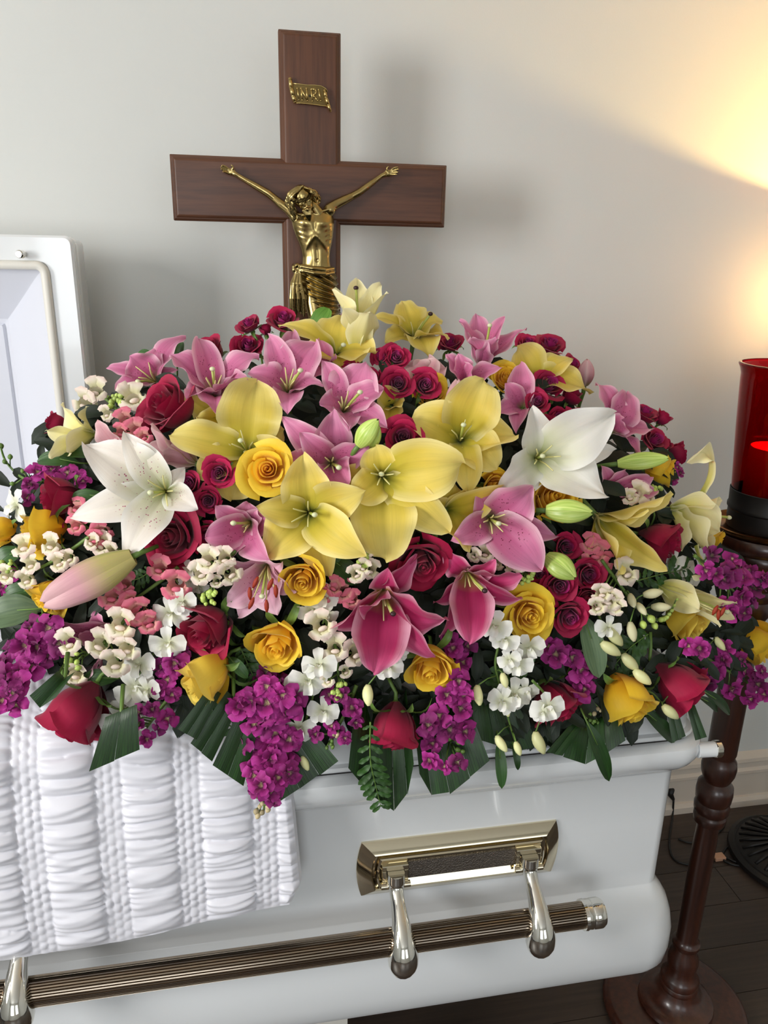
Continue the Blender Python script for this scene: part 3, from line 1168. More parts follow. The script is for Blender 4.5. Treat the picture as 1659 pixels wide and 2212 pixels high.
def scroll():
    Y = CRY - 0.002

    def S(px, py, dy=0.0):
        return at_y(px, py, Y - dy)
    mb = MB()
    top = [(633, 180), (648, 182), (664, 184), (680, 184), (694, 186), (703, 191), (707, 197)]
    bot = [(636, 222), (650, 223), (664, 224), (680, 226), (694, 228), (704, 229), (709, 232)]
    # bulging field between the two rolls
    P = []
    for j in range(9):
        t = j / 8
        P.append([S(a[0] * (1 - t) + b[0] * t, a[1] * (1 - t) + b[1] * t, .004 + .0015 * math.sin(math.pi * i / 6)) for i, (a, b) in enumerate(zip(top, bot))])
    mb.grid(P)
    mb.grid([[np.asarray(p) + np.array([0, .004, 0]) for p in r][::-1] for r in P])
    sc = cpart(mb, 'title_scroll', MT['scrollbg'], cru)
    mb = MB()
    mb.tube([S(*p, .005) for p in top], 0.0011, 6)
    mb.tube([S(*p, .005) for p in bot], 0.0012, 6)
    cpart(mb, 'scroll_border', MT['scroll'], sc)
    mb = MB()
    cap(mb, [S(626.5, 171, .004), S(629, 190, .006), S(633, 207, .007), S(637, 219, .006)], [.0036, .0040, .0040, .0036])
    cpart(mb, 'scroll_roll', MT['scroll'], sc)
    mb = MB()
    cap(mb, [S(701, 196, .006), S(704, 210, .007), S(709, 226, .007), S(714, 240, .005)], [.0026, .0034, .0034, .0020])
    cpart(mb, 'scroll_roll', MT['scroll'], sc)
    strokes = [('letter_i', [[(642, 191), (646, 215)]]),
               ('letter_n', [[(653, 216), (650, 191), (664, 217), (662, 191)]]),
               ('letter_dot', [[(669.0, 206.5), (669.6, 207.5)]]),
               ('letter_r', [[(675, 218), (671.5, 193)], [(671.5, 193), (676, 192.2), (681, 194), (683, 198.5), (681, 203), (676, 205.5)], [(676, 205.5), (681, 211), (686, 217)]]),
               ('letter_i', [[(688, 194), (693, 217)]])]
    for nm, ls in strokes:
        mb = MB()
        for pl in ls:
            cap(mb, [S(x, y, .0065) for x, y in pl], [.0017] * len(pl), 8)
        cpart(mb, nm, MT['gasket'] if nm == 'letter_dot' else MT['scroll'], sc)


scroll()


# ------------------------------------------------------------------ candle stand with red glass
SX, SY = 0.957, 1.212
stand = thing('candle_stand', 'turned dark mahogany candle stand beside the casket foot', 'candle stand', (SX, SY, 0))


def spart(mb, name, mat, parent=None, **k):
    return cpart(mb, name, mat, parent or stand, **k)


def lat(profile, sides=40):
    return MB().lathe(profile, (SX, SY, 0), (0, 0, 1), sides)


spart(lat([(0.150, 0.0), (0.162, 0.004), (0.165, 0.012), (0.163, 0.022), (0.157, 0.028), (0.150, 0.030), (0.09, 0.031)]), 'base', MT['mahogany'], auto=35)
spart(lat([(0.082, 0.031), (0.085, 0.036), (0.083, 0.044), (0.076, 0.049), (0.070, 0.050), (0.058, 0.056), (0.048, 0.066), (0.043, 0.078), (0.041, 0.084), (0.043, 0.086), (0.044, 0.094), (0.041, 0.099),
           (0.042, 0.102), (0.043, 0.112), (0.039, 0.118), (0.033, 0.128), (0.030, 0.140), (0.033, 0.150), (0.0345, 0.165), (0.032, 0.178), (0.026, 0.190), (0.024, 0.200), (0.030, 0.208), (0.0305, 0.218), (0.024, 0.224), (0.0225, 0.232),
           (0.0235, 0.30), (0.0242, 0.40), (0.0240, 0.50), (0.0225, 0.545), (0.023, 0.549), (0.032, 0.556), (0.034, 0.566), (0.0335, 0.574), (0.031, 0.577), (0.031, 0.580), (0.0355, 0.585), (0.0365, 0.597), (0.034, 0.605), (0.033, 0.608), (0.036, 0.613), (0.0375, 0.630), (0.036, 0.648),
           (0.030, 0.655), (0.026, 0.660), (0.029, 0.666), (0.034, 0.680), (0.0355, 0.695), (0.033, 0.710), (0.027, 0.720), (0.0275, 0.724), (0.0295, 0.730), (0.0298, 0.90), (0.0285, 1.0), (0.026, 1.03),
           (0.033, 1.04), (0.040, 1.055), (0.042, 1.075), (0.040, 1.085), (0.044, 1.09), (0.046, 1.10), (0.044, 1.11), (0.048, 1.115), (0.052, 1.13), (0.050, 1.142), (0.054, 1.148), (0.060, 1.156)], 36), 'column', MT['mahogany'], auto=40)
spart(lat([(0.060, 1.155), (0.072, 1.162), (0.080, 1.172), (0.081, 1.182), (0.078, 1.188), (0.087, 1.193), (0.092, 1.203), (0.091, 1.214), (0.087, 1.220), (0.07, 1.221)]), 'platform', MT['mahogany'], auto=35)
spart(lat([(0.05, 1.221), (0.086, 1.2215), (0.094, 1.229), (0.095, 1.233), (0.092, 1.234), (0.084, 1.227), (0.05, 1.2255)]), 'drip_dish', plain('aged_brass_dish', srgb(120, 84, 50), 0.3, 1.0), auto=40)

candle = thing('candle_holder', 'tall red glass candle holder with a lit candle on the wooden stand', 'candle', (SX, SY, 1.226))


def red_glass():
    m = NT('ruby_glass')
    m.set(Base_Color=(0.45, 0.003, 0.009), Roughness=0.04, Transmission_Weight=1.0, IOR=1.35)
    return m.m


def candle_wax():
    m = NT('red_candle_wax')
    m.set(Base_Color=srgb(215, 60, 50), Roughness=0.5, Subsurface_Weight=0.3, Subsurface_Radius=(0.02, 0.008, 0.006))
    return m.m


def flame_mat():
    m = NT('candle_flame')
    m.set(Base_Color=(1, 0.7, 0.3), Emission_Color=(1, 0.62, 0.25, 1), Emission_Strength=60.0)
    m.b.inputs['Emission Color'].default_value = (1, 0.62, 0.25, 1)
    return m.m


cpart(lat([(0.060, 1.227), (0.0665, 1.229), (0.0675, 1.245), (0.0675, 1.262), (0.070, 1.265), (0.070, 1.270), (0.0682, 1.273), (0.0695, 1.300), (0.0687, 1.301), (0.0665, 1.262), (0.064, 1.24), (0.02, 1.238)], 48), 'holder_base', MT['iron'], candle, auto=35)
g = [(0.0645, 1.262), (0.0675, 1.30), (0.0725, 1.36), (0.0775, 1.42), (0.0815, 1.48), (0.0828, 1.502), (0.0832, 1.512), (0.0858, 1.521), (0.0885, 1.526), (0.0895, 1.529), (0.0880, 1.531)]
gi = [(r - 0.004, z) for r, z in g[::-1]]
cpart(lat(g + gi, 56).__class__().lathe(g + gi, (SX, SY, 0), (0, 0, 1), 56, caps=False), 'glass_cylinder', red_glass(), candle)
wax = cpart(lat([(0.02, 1.240), (0.047, 1.241), (0.048, 1.250), (0.048, 1.378), (0.046, 1.382), (0.036, 1.378), (0.02, 1.376)], 36), 'candle_pillar', candle_wax(), candle, auto=50)
cpart(MB().tube([(SX, SY, 1.374), (SX + .001, SY, 1.388)], 0.0012, 6), 'wick', MT['black'], candle)
cpart(lat([(0.0005, 1.383), (0.004, 1.388), (0.0055, 1.396), (0.0045, 1.406), (0.002, 1.416), (0.0004, 1.422)], 12), 'flame', flame_mat(), candle)
d = bpy.data.lights.new('candle_light', 'POINT')
d.energy = 1.6
d.color = (1.0, 0.62, 0.3)
d.shadow_soft_size = 0.006
o = bpy.data.objects.new('candle_light', d)
o.location = (SX, SY, 1.434)
COL.objects.link(o)

# ------------------------------------------------------------------ torchiere floor lamp, mostly outside the frame
LX, LY = 1.565, 1.61
lamp = thing('floor_lamp', 'dark iron floor lamp with ribbed round base standing by the back wall', 'floor lamp', (LX, LY, 0))


def lpart(mb, name, mat, **k):
    return cpart(mb, name, mat, lamp, **k)


def ll(profile, sides=40, caps=True):
    return MB().lathe(profile, (LX, LY, 0), (0, 0, 1), sides, caps)


lpart(ll([(0.165, 0.0), (0.172, 0.006), (0.170, 0.018), (0.158, 0.026), (0.150, 0.024), (0.146, 0.028), (0.130, 0.036), (0.06, 0.055), (0.03, 0.075), (0.018, 0.10)]), 'base', MT['iron'], auto=40)
for i in range(28):
    a = 2 * math.pi * i / 28
    c, s = math.cos(a), math.sin(a)
    mb = MB().tube([(LX + c * r, LY + s * r, z) for r, z in ((0.142, 0.031), (0.11, 0.044), (0.06, 0.059), (0.03, 0.078))], [0.005, 0.007, 0.004, 0.002], 6)
    lpart(mb, 'base_rib', MT['iron'])
lpart(ll([(0.012, 0.09), (0.0125, 0.9), (0.016, 0.905), (0.016, 0.93), (0.012, 0.935), (0.012, 1.625), (0.02, 1.645)], 16), 'pole', MT['iron'], auto=40)
sh = [(0.02, 1.640), (0.05, 1.645), (0.10, 1.670), (0.14, 1.715), (0.165, 1.775), (0.176, 1.814)]
lpart(MB().lathe(sh + [(r - .004, z + .002) for r, z in sh[::-1]], (LX, LY, 0), (0, 0, 1), 48, caps=False), 'bowl_shade', plain('amber_glass_bowl', srgb(160, 110, 60), 0.4))


def bulb_mat():
    m = NT('lamp_bulb_glow')
    m.b.inputs['Emission Color'].default_value = (1.0, 0.68, 0.28, 1)
    m.b.inputs['Emission Strength'].default_value = 30.0
    return m.m


mbb = MB().sphere((LX, LY, 1.722), 0.022, 14, 10)
lpart(mbb, 'bulb', bulb_mat())
d = bpy.data.lights.new('lamp_light', 'POINT')
d.energy = 20.0
d.color = (1.0, 0.66, 0.20)
d.shadow_soft_size = 0.012
o = bpy.data.objects.new('lamp_light', d)
o.location = (LX, LY, 1.757)
COL.objects.link(o)
# added lamp and arm, standing in for the bowl's glow on the wall
mb = MB().tube([(LX, LY, 1.50), (LX - .08, LY + .04, 1.53), (LX - .14, LY + .08, 1.60)], 0.006, 8)
lpart(mb, 'added_glow_arm', MT['iron'])
AX = np.array([-0.30, 0.75, 0.42])
AX /= np.linalg.norm(AX)
cp = np.array([LX - .14, LY + .08, 1.60])
mb = MB().lathe([(0.012, -.02), (0.016, 0.0), (0.030, 0.035), (0.028, 0.035), (0.014, 0.002), (0.004, 0.0)], cp, AX, 24, caps=False)
lpart(mb, 'added_glow_shade', MT['iron'])
d = bpy.data.lights.new('added_wall_glow', 'POINT')
d.energy = 1.9
d.color = (1.0, 0.55, 0.2)
d.shadow_soft_size = 0.01
o = bpy.data.objects.new('added_wall_glow', d)
o.location = tuple(cp + AX * 0.03)
COL.objects.link(o)

# ------------------------------------------------------------------ cables and scrap on the floor


def floor_path(pxs, z=0.004):
    return [at_z(x, y, z) for x, y in pxs]


cord = thing('power_cord', 'thin black power cord with a plug lying below the baseboard', 'cord', (1.3, 1.7, 0))
A = at_y(1448, 1716, WALL_Y - .02)
B = at_y(1455, 1728, WALL_Y - .03)
pts = [B, at_z(1453, 1760, .004)] + floor_path([(1449, 1790), (1446, 1820), (1450, 1846), (1462, 1860), (1480, 1866), (1500, 1868), (1530, 1862), (1560, 1850), (1590, 1862), (1606, 1856), (1612, 1840), (1600, 1815), (1580, 1800)])
cpart(MB().tube(smooth_path(pts), 0.0032, 6), 'cable', MT['black'], cord)
mb = MB().tube([A + np.array([0, 0, .02]), A, B], [0.011, 0.010, 0.005], 8)
cpart(mb, 'plug', MT['black'], cord)
pts = floor_path([(1465, 1812), (1490, 1820), (1520, 1815), (1550, 1800), (1565, 1780), (1560, 1762), (1540, 1755), (1530, 1762)])
tag(MB().tube(smooth_path(pts), 0.0032, 6).build('loose_cable', MT['black']), 'loop of black cable behind the candle stand column on the floor', 'cord')
pts = floor_path([(1612, 1870), (1585, 1868), (1562, 1856), (1566, 1835), (1590, 1822), (1612, 1826)])
tag(MB().tube(smooth_path(pts), 0.0034, 6).build('lamp_cable', MT['black']), 'coil of black cable lying against the ribbed lamp base', 'cord')
q0 = at_z(1541, 1856, 0)
mb = MB().box((q0[0], q0[1] - .012, 0.0), (q0[0] + .034, q0[1] + .012, 0.012))
o = tag(mb.build('cardboard_scrap', plain('tan_cardboard', srgb(196, 150, 122), 0.7), smooth=False), 'small tan piece of cardboard lying on the dark floor', 'scrap')
bevelled(o, 0.002)


# ------------------------------------------------------------------ flowers: shared tools
MC, MA = np.array([0.21, 1.27, 1.0]), np.array([0.75, 0.35, 0.57])     # mound of the casket spray (centre, half axes)


def lid_top(y):
    return float(np.interp(y, [.90, .950, .956, .975, 1.01, 1.065, 1.125, 1.2], [.975, .98, 1.062, 1.078, 1.10, 1.125, 1.143, 1.158]))


def mound(px, py, s=1.0):
    """point of the flower mound that shows at a place of the photograph"""
    d = ray(px, py)
    o = (CAM_POS - MC) / (MA * s)
    e = d / (MA * s)
    a, b, c = e @ e, 2 * (o @ e), o @ o - 1
    D = b * b - 4 * a * c
    t = (-b - math.sqrt(D)) / (2 * a) if D > 0 else -b / (2 * a)
    P = CAM_POS + d * t
    for _ in range(40):
        if P[0] < 0.74 and P[1] > 0.900 and P[2] < lid_top(P[1]) + 0.035:
            P = P - d * 0.006
        else:
            break
    if P[1] < 0.892:
        P = at_y(px, py, 0.892)
    return P


VIEW = -FWD


def axis_dir(ax, ay, av):
    """direction from what the photograph shows: ax to the right, ay downward, av towards the viewer"""
    v = RIGHT * ax - UP * ay + VIEW * av
    return v / np.linalg.norm(v)


def basis(z, roll=0.0, up=None):
    z = np.asarray(z, float)
    z = z / np.linalg.norm(z)
    u = np.array([0, 0, 1.0]) if up is None else np.asarray(up, float)
    if abs(u @ z) > 0.95:
        u = np.array([0, 1.0, 0])
    x = np.cross(u, z)
    x /= np.linalg.norm(x)
    y = np.cross(z, x)
    c, s = math.cos(roll), math.sin(roll)
    return np.stack([c * x + s * y, -s * x + c * y, z], 1)


def xform(P, R, scale=1.0):
    m = Matrix.Identity(4)
    s = np.asarray([scale] * 3 if np.isscalar(scale) else scale, float)
    for i in range(3):
        for j in range(3):
            m[i][j] = float(R[i, j] * s[j])
        m[i][3] = float(P[i])
    return m


# ---- materials of the flowers
GREEN_THROAT = srgb(140, 160, 60)
MT['lily_yellow'] = petal_mat('yellow_lily_petal', srgb(206, 190, 60), srgb(240, 214, 92), srgb(246, 228, 136), edge=srgb(249, 236, 166), throat=srgb(104, 118, 30), midrib=srgb(190, 174, 50), vein=0.25, sss=0.18)
MT['lily_cream'] = petal_mat('pale_yellow_lily_petal', srgb(226, 218, 120), srgb(246, 236, 168), srgb(250, 242, 196), edge=srgb(252, 246, 206), throat=srgb(160, 170, 70), midrib=srgb(206, 204, 110), vein=0.18, sss=0.16)
MT['lily_pink'] = petal_mat('pink_lily_petal', srgb(190, 92, 136), srgb(214, 118, 162), srgb(228, 150, 186), edge=srgb(246, 206, 220), throat=srgb(140, 140, 76), spots=srgb(116, 14, 58), midrib=srgb(188, 66, 122), vein=0.38, sss=0.15)
MT['lily_blush'] = petal_mat('blush_pink_lily_petal', srgb(212, 140, 168), srgb(234, 176, 200), srgb(240, 196, 212), edge=srgb(248, 216, 226), throat=srgb(170, 160, 110), spots=srgb(140, 36, 80), midrib=srgb(214, 120, 160), vein=0.3, sss=0.14)
MT['lily_dusty'] = petal_mat('dusty_pink_lily_petal', srgb(186, 130, 136), srgb(214, 160, 168), srgb(226, 182, 186), edge=srgb(238, 210, 208), throat=srgb(150, 140, 90), midrib=srgb(190, 120, 130), vein=0.3)
MT['lily_deep'] = petal_mat('deep_pink_lily_petal', srgb(160, 22, 80), srgb(190, 46, 104), srgb(212, 96, 142), edge=srgb(242, 186, 206), throat=srgb(170, 140, 60), midrib=srgb(156, 16, 70), vein=0.4)
MT['lily_white'] = petal_mat('white_lily_petal', srgb(226, 228, 196), srgb(246, 244, 236), srgb(250, 248, 242), edge=srgb(252, 251, 248), throat=srgb(180, 190, 110), midrib=srgb(226, 228, 200), vein=0.10, sss=0.14)
MT['lily_white_spot'] = petal_mat('white_spotted_lily_petal', srgb(222, 222, 190), srgb(246, 238, 226), srgb(250, 246, 240), edge=srgb(252, 251, 248), throat=srgb(180, 190, 110), spots=srgb(176, 60, 110), midrib=srgb(228, 222, 190), vein=0.10, sss=0.14)
MT['rose_red'] = petal_mat('crimson_rose_petal', srgb(98, 2, 34), srgb(150, 4, 54), srgb(168, 10, 64), vein=0.25, rough=0.62, sss=0.02, var=0.16)
MT['rose_yellow'] = petal_mat('golden_yellow_rose_petal', srgb(244, 176, 20), srgb(253, 208, 44), srgb(254, 220, 70), vein=0.10, rough=0.5, sss=0.20)
MT['rose_lemon'] = petal_mat('lemon_yellow_rose_petal', srgb(240, 192, 40), srgb(252, 218, 76), srgb(253, 228, 104), vein=0.10, rough=0.5, sss=0.18)
MT['spray_red'] = petal_mat('magenta_spray_rose_petal', srgb(112, 4, 56), srgb(160, 6, 66), srgb(176, 14, 72), vein=0.25, rough=0.6, sss=0.02, var=0.18)
MT['spray_core'] = petal_mat('purple_spray_rose_heart', srgb(110, 8, 84), srgb(158, 16, 100), srgb(170, 36, 112), vein=0.2, rough=0.55, sss=0.02)
MT['stock'] = petal_mat('purple_stock_petal', srgb(100, 8, 74), srgb(148, 24, 112), srgb(176, 54, 146), throat=srgb(206, 190, 150), vein=0.5, rough=0.6, sss=0.06, var=0.4)
MT['orchid'] = petal_mat('white_orchid_petal', srgb(226, 228, 200), srgb(244, 244, 236), srgb(248, 248, 244), vein=0.06, rough=0.45, sss=0.14)
MT['snap_cream'] = petal_mat('cream_snapdragon_petal', srgb(232, 228, 186), srgb(244, 232, 214), srgb(248, 222, 214), vein=0.08, rough=0.5, sss=0.12)
MT['snap_pink'] = petal_mat('coral_pink_snapdragon_petal', srgb(232, 170, 160), srgb(226, 112, 138), srgb(232, 128, 150), vein=0.1, rough=0.5, sss=0.12)
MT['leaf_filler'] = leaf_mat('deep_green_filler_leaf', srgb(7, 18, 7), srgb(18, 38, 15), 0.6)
MT['bud_pink'] = petal_mat('pink_bud_petal', srgb(190, 180, 110), srgb(216, 160, 170), srgb(226, 184, 186), midrib=srgb(134, 150, 60), vein=0.3, sss=0.05)
MT['leaf_dark'] = leaf_mat('dark_palm_leaf', srgb(14, 34, 12), srgb(38, 74, 26), 0.38, True)
MT['leaf'] = leaf_mat('green_leaf', srgb(34, 66, 28), srgb(62, 100, 46), 0.42)
MT['leaf_bright'] = leaf_mat('bright_green_lily_leaf', srgb(74, 124, 36), srgb(112, 160, 60), 0.4)
MT['leaf_grey'] = leaf_mat('grey_green_leaf', srgb(66, 88, 60), srgb(92, 112, 80), 0.5)
MT['fern'] = leaf_mat('fern_leaf', srgb(30, 60, 22), srgb(58, 98, 36), 0.45)
MT['stem'] = leaf_mat('green_stem', srgb(76, 108, 46), srgb(112, 142, 68), 0.45)
MT['bud_green'] = leaf_mat('lime_bud', srgb(150, 184, 70), srgb(206, 222, 128), 0.35)
MT['bud_cream'] = leaf_mat('cream_bud', srgb(206, 210, 140), srgb(236, 234, 186), 0.4)
MT['pistil'] = plain('pale_green_pistil', srgb(176, 186, 92), 0.45)
MT['filament'] = plain('cream_filament', srgb(214, 208, 140), 0.45)
MT['stigma'] = plain('pale_stigma', srgb(214, 218, 176), 0.5)
MT['stigma_dark'] = plain('dark_stigma', srgb(52, 26, 30), 0.5)
MT['anther'] = plain('rust_anther', srgb(150, 44, 16), 0.65)
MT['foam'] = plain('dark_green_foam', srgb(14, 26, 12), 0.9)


def petal_grid(P0, P1, P2, P3, width, axis, cup=0.25, ruffle=0.05, seed=0, nu=9, nv=15, base_w=0.22, point=0.62, groove=0.04, twist=0.0, sharp=0.0, wave=0.0):
    rnd = random.Random(seed)
    ph1, ph2, f1 = rnd.uniform(0, 6.28), rnd.uniform(0, 6.28), rnd.uniform(10, 19)
    ts = np.linspace(0, 1, nv)
    C = [((1 - t) ** 3) * P0 + 3 * ((1 - t) ** 2) * t * P1 + 3 * (1 - t) * t * t * P2 + t ** 3 * P3 for t in ts]
    rows, uvs = [], []
    prevN = None
    def outline(t):
        return (t ** 0.75) * ((1 - t) ** point) * (1 - sharp * max(0.0, (t - .55) / .45) ** 1.2 * 0.55)
    wmax = max(outline(t) for t in np.linspace(0.01, 0.99, 60))
    wv = rnd.uniform(0, 6.28)
    for i, t in enumerate(ts):
        T = C[min(i + 1, nv - 1)] - C[max(i - 1, 0)]
        T /= np.linalg.norm(T) + 1e-12
        N = axis - (axis @ T) * T
        if np.linalg.norm(N) < 0.25 and prevN is not None:
            N = prevN - (prevN @ T) * T
        N /= np.linalg.norm(N) + 1e-12
        if prevN is not None:
            if N @ prevN < 0:
                N = -N
            N = N * 0.6 + prevN * 0.4
            N -= (N @ T) * T
            N /= np.linalg.norm(N) + 1e-12
        prevN = N
        B = np.cross(T, N)
        if twist:
            a = twist * t
            N, B = math.cos(a) * N + math.sin(a) * B, math.cos(a) * B - math.sin(a) * N
        w = width / 2 * max(outline(t) / wmax, base_w * (1 - t) ** 2 + 0.015)
        r, q = [], []
        for j in range(nu):
            s = -1 + 2 * j / (nu - 1)
            lift = cup * w * (abs(s) ** 1.7) - groove * width * math.exp(-(s / 0.14) ** 2)
            ruf = ruffle * width * (abs(s) ** 2.2) * (math.sin(f1 * t + (ph1 if s > 0 else ph2))) * math.sin(math.pi * min(1, t * 1.05)) ** 0.5
            wvz = wave * width * math.sin(5.2 * t + wv + 1.4 * s) * t
            r.append(C[i] + B * (w * s) + N * (lift + ruf + wvz))
            q.append((j / (nu - 1), t))
        rows.append(r)
        uvs.append(q)
    return rows, uvs


def add_petal(name, parent, origin, mat, *args, **kw):
    rows, uvs = petal_grid(*args, **kw)
    mb = MB()
    mb.grid(np.array(rows) - origin, uvs)
    return mb.build(name, mat, parent)


LILY_GROUP = 'lilies in the casket spray'
SEED = [100]


def lily(name, mat, label, throat, axis, petals, lift=0.0, stamens=None, pistil=None, anthers=None, stig='stigma', cup=0.25, ruffle=0.085, bulge=0.30, fil=True, sink=0.03, group=LILY_GROUP, curls=(), sharp=.75, point=.80):
    """petals: (tip px, tip py, width px[, towards the viewer in m])"""
    P0 = mound(*throat)
    dep = depth_of(P0) + sink - lift
    P0 = at_depth(throat[0], throat[1], dep)
    A = axis_dir(*axis)
    mpp = dep / FOCAL
    root = thing(name, label, 'flower', P0, group)
    for k, p in enumerate(petals):
        SEED[0] += 1
        out = p[3] if len(p) > 3 else 0.035
        tip = at_depth(p[0], p[1], dep - out)
        v = tip - P0
        L = np.linalg.norm(v)
        P1 = P0 + 0.16 * v + A * L * bulge * 0.75
        P2 = P0 + 0.66 * v + A * L * bulge
        Ax = A
        add_petal('petal', root, P0, MT[mat], P0 + A * 0.002, P1, P2, tip, p[2] * mpp * 1.06, Ax, cup=p[4] if len(p) > 4 else cup, ruffle=ruffle, seed=SEED[0], nu=11, nv=21, point=point, sharp=sharp, wave=.08, twist=random.Random(SEED[0]).uniform(-.35, .35))
    for pts4, wpx in curls:      # petals that roll back on themselves: four places of the photograph with offsets
        SEED[0] += 1
        Q = [at_depth(q[0], q[1], dep - q[2]) for q in pts4]
        add_petal('petal', root, P0, MT[mat], *Q, wpx * mpp, A, cup=.5, ruffle=.03, seed=SEED[0], nu=9, nv=25, point=.45, base_w=.9)
    if fil:
        rnd = random.Random(SEED[0])
        R = basis(A)
        Lp = (np.mean([math.hypot(p[0] - throat[0], p[1] - throat[1]) for p in petals]) * mpp)
        Lp = min(max(Lp, 0.05), 0.12)
        if pistil is not None:
            tipP = at_depth(pistil[0], pistil[1], dep - (pistil[2] if len(pistil) > 2 else 0.055))
        else:
            tipP = P0 + A * Lp * 0.75
        mid = (P0 + tipP) / 2 + A * Lp * 0.06
        mb = MB().tube(np.array([P0, mid, tipP]) - P0, [0.0022, 0.0019, 0.0022], 6)
        ps = mb.build('pistil', MT['pistil'], root)
        mb = MB().sphere(tipP - P0, (0.0042, 0.0042, 0.0034), 8, 6)
        mb.build('stigma', MT[stig], ps)
        n = 5 if stamens is None else stamens
        for k in range(n):
            a = 2 * math.pi * k / max(n, 1) + rnd.uniform(-.3, .3)
            if anthers and k < len(anthers):
                q = at_depth(anthers[k][0], anthers[k][1], dep - 0.055)
            else:
                q = P0 + A * Lp * rnd.uniform(.5, .66) + (R[:, 0] * math.cos(a) + R[:, 1] * math.sin(a)) * Lp * rnd.uniform(.14, .24)
            mb = MB().tube(np.array([P0, (P0 + q) / 2 + A * Lp * 0.08, q]) - P0, [0.0014, 0.0012, 0.0008], 5)
            st = mb.build('stamen', MT['filament'], root)
            if anthers:
                dv = axis_dir(0.35 * (-1 if k % 2 else 1) * 0.6 + 0.2, -0.9, 0.2)
                mb = MB().tube([q - P0 - dv * .0085, q - P0 - dv * .003, q - P0 + dv * .003, q - P0 + dv * .0085], [0.0012, 0.0030, 0.0030, 0.0012], 8)
                mb.build('anther', MT['anther'], st)
    # stem running back into the spray
    S1 = P0 - A * 0.03
    S2 = P0 * 0.72 + np.array([MC[0] * .5 + P0[0] * .5, MC[1], 1.12]) * 0.28
    mb = MB().tube(np.array([P0 + A * 0.004, S1, (S1 + S2) / 2, S2]) - P0, [0.0045, 0.0036, 0.0032, 0.003], 6)
    mb.build('stem', MT['stem'], root)
    return root


def lily_bud(name, mat, label, base, tip, wpx, lift=0.02, stem_to=None, out=0.02, group='lily buds in the casket spray', open_tip=0.0):
    P = mound((base[0] + tip[0]) / 2, (base[1] + tip[1]) / 2)
    dep = depth_of(P) - lift
    a = at_depth(base[0], base[1], dep)
    b = at_depth(tip[0], tip[1], dep - out)
    ax = b - a
    L = np.linalg.norm(ax)
    ax /= L
    R = basis(ax, 0.4, up=VIEW)
    root = thing(name, label, 'flower bud', a, group)
    w = wpx * dep / FOCAL / 2
    # three overlapping segments, each a curved shell with a raised rib
    for k in range(3):
        rows, uvs = [], []
        for i in range(13):
            t = i / 12
            prof = (math.sin(math.pi * min(1.0, (0.12 + t * 0.86))) ** 0.72) * (0.86 + 0.22 * t)
            prof = max(prof, 0.02)
            rr, qq = [], []
            for j in range(9):
                s = -1 + 2 * j / 8
                ang = 2 * math.pi * k / 3 + s * 1.06
                rad = w * prof * (1.0 + 0.10 * math.cos(s * math.pi) + 0.06 * math.exp(-(s / .15) ** 2)) * (0.97 if abs(s) > .9 else 1.0)
                rad *= 1 + open_tip * max(0, t - 0.7) * 2.2 * (1 - abs(s))
                p = ax * (L * t * (1 + 0.05 * (1 - abs(s)) * t)) + (R[:, 0] * math.cos(ang) + R[:, 1] * math.sin(ang)) * rad
                rr.append(p)
                qq.append((j / 8, t))
            rows.append(rr)
            uvs.append(qq)
        mb = MB()
        mb.grid(rows, uvs)
        mb.build('bud_segment', MT[mat], root)
    e = at_depth(stem_to[0], stem_to[1], dep + 0.035) if stem_to else a - ax * 0.05 + FWD * 0.03
    mb = MB().tube([ax * 0.004, -ax * 0.012, (e - a) * 0.6, e - a], [0.0042, 0.0038, 0.0032, 0.003], 7)
    mb.build('stem', MT['stem'], root)
    return root


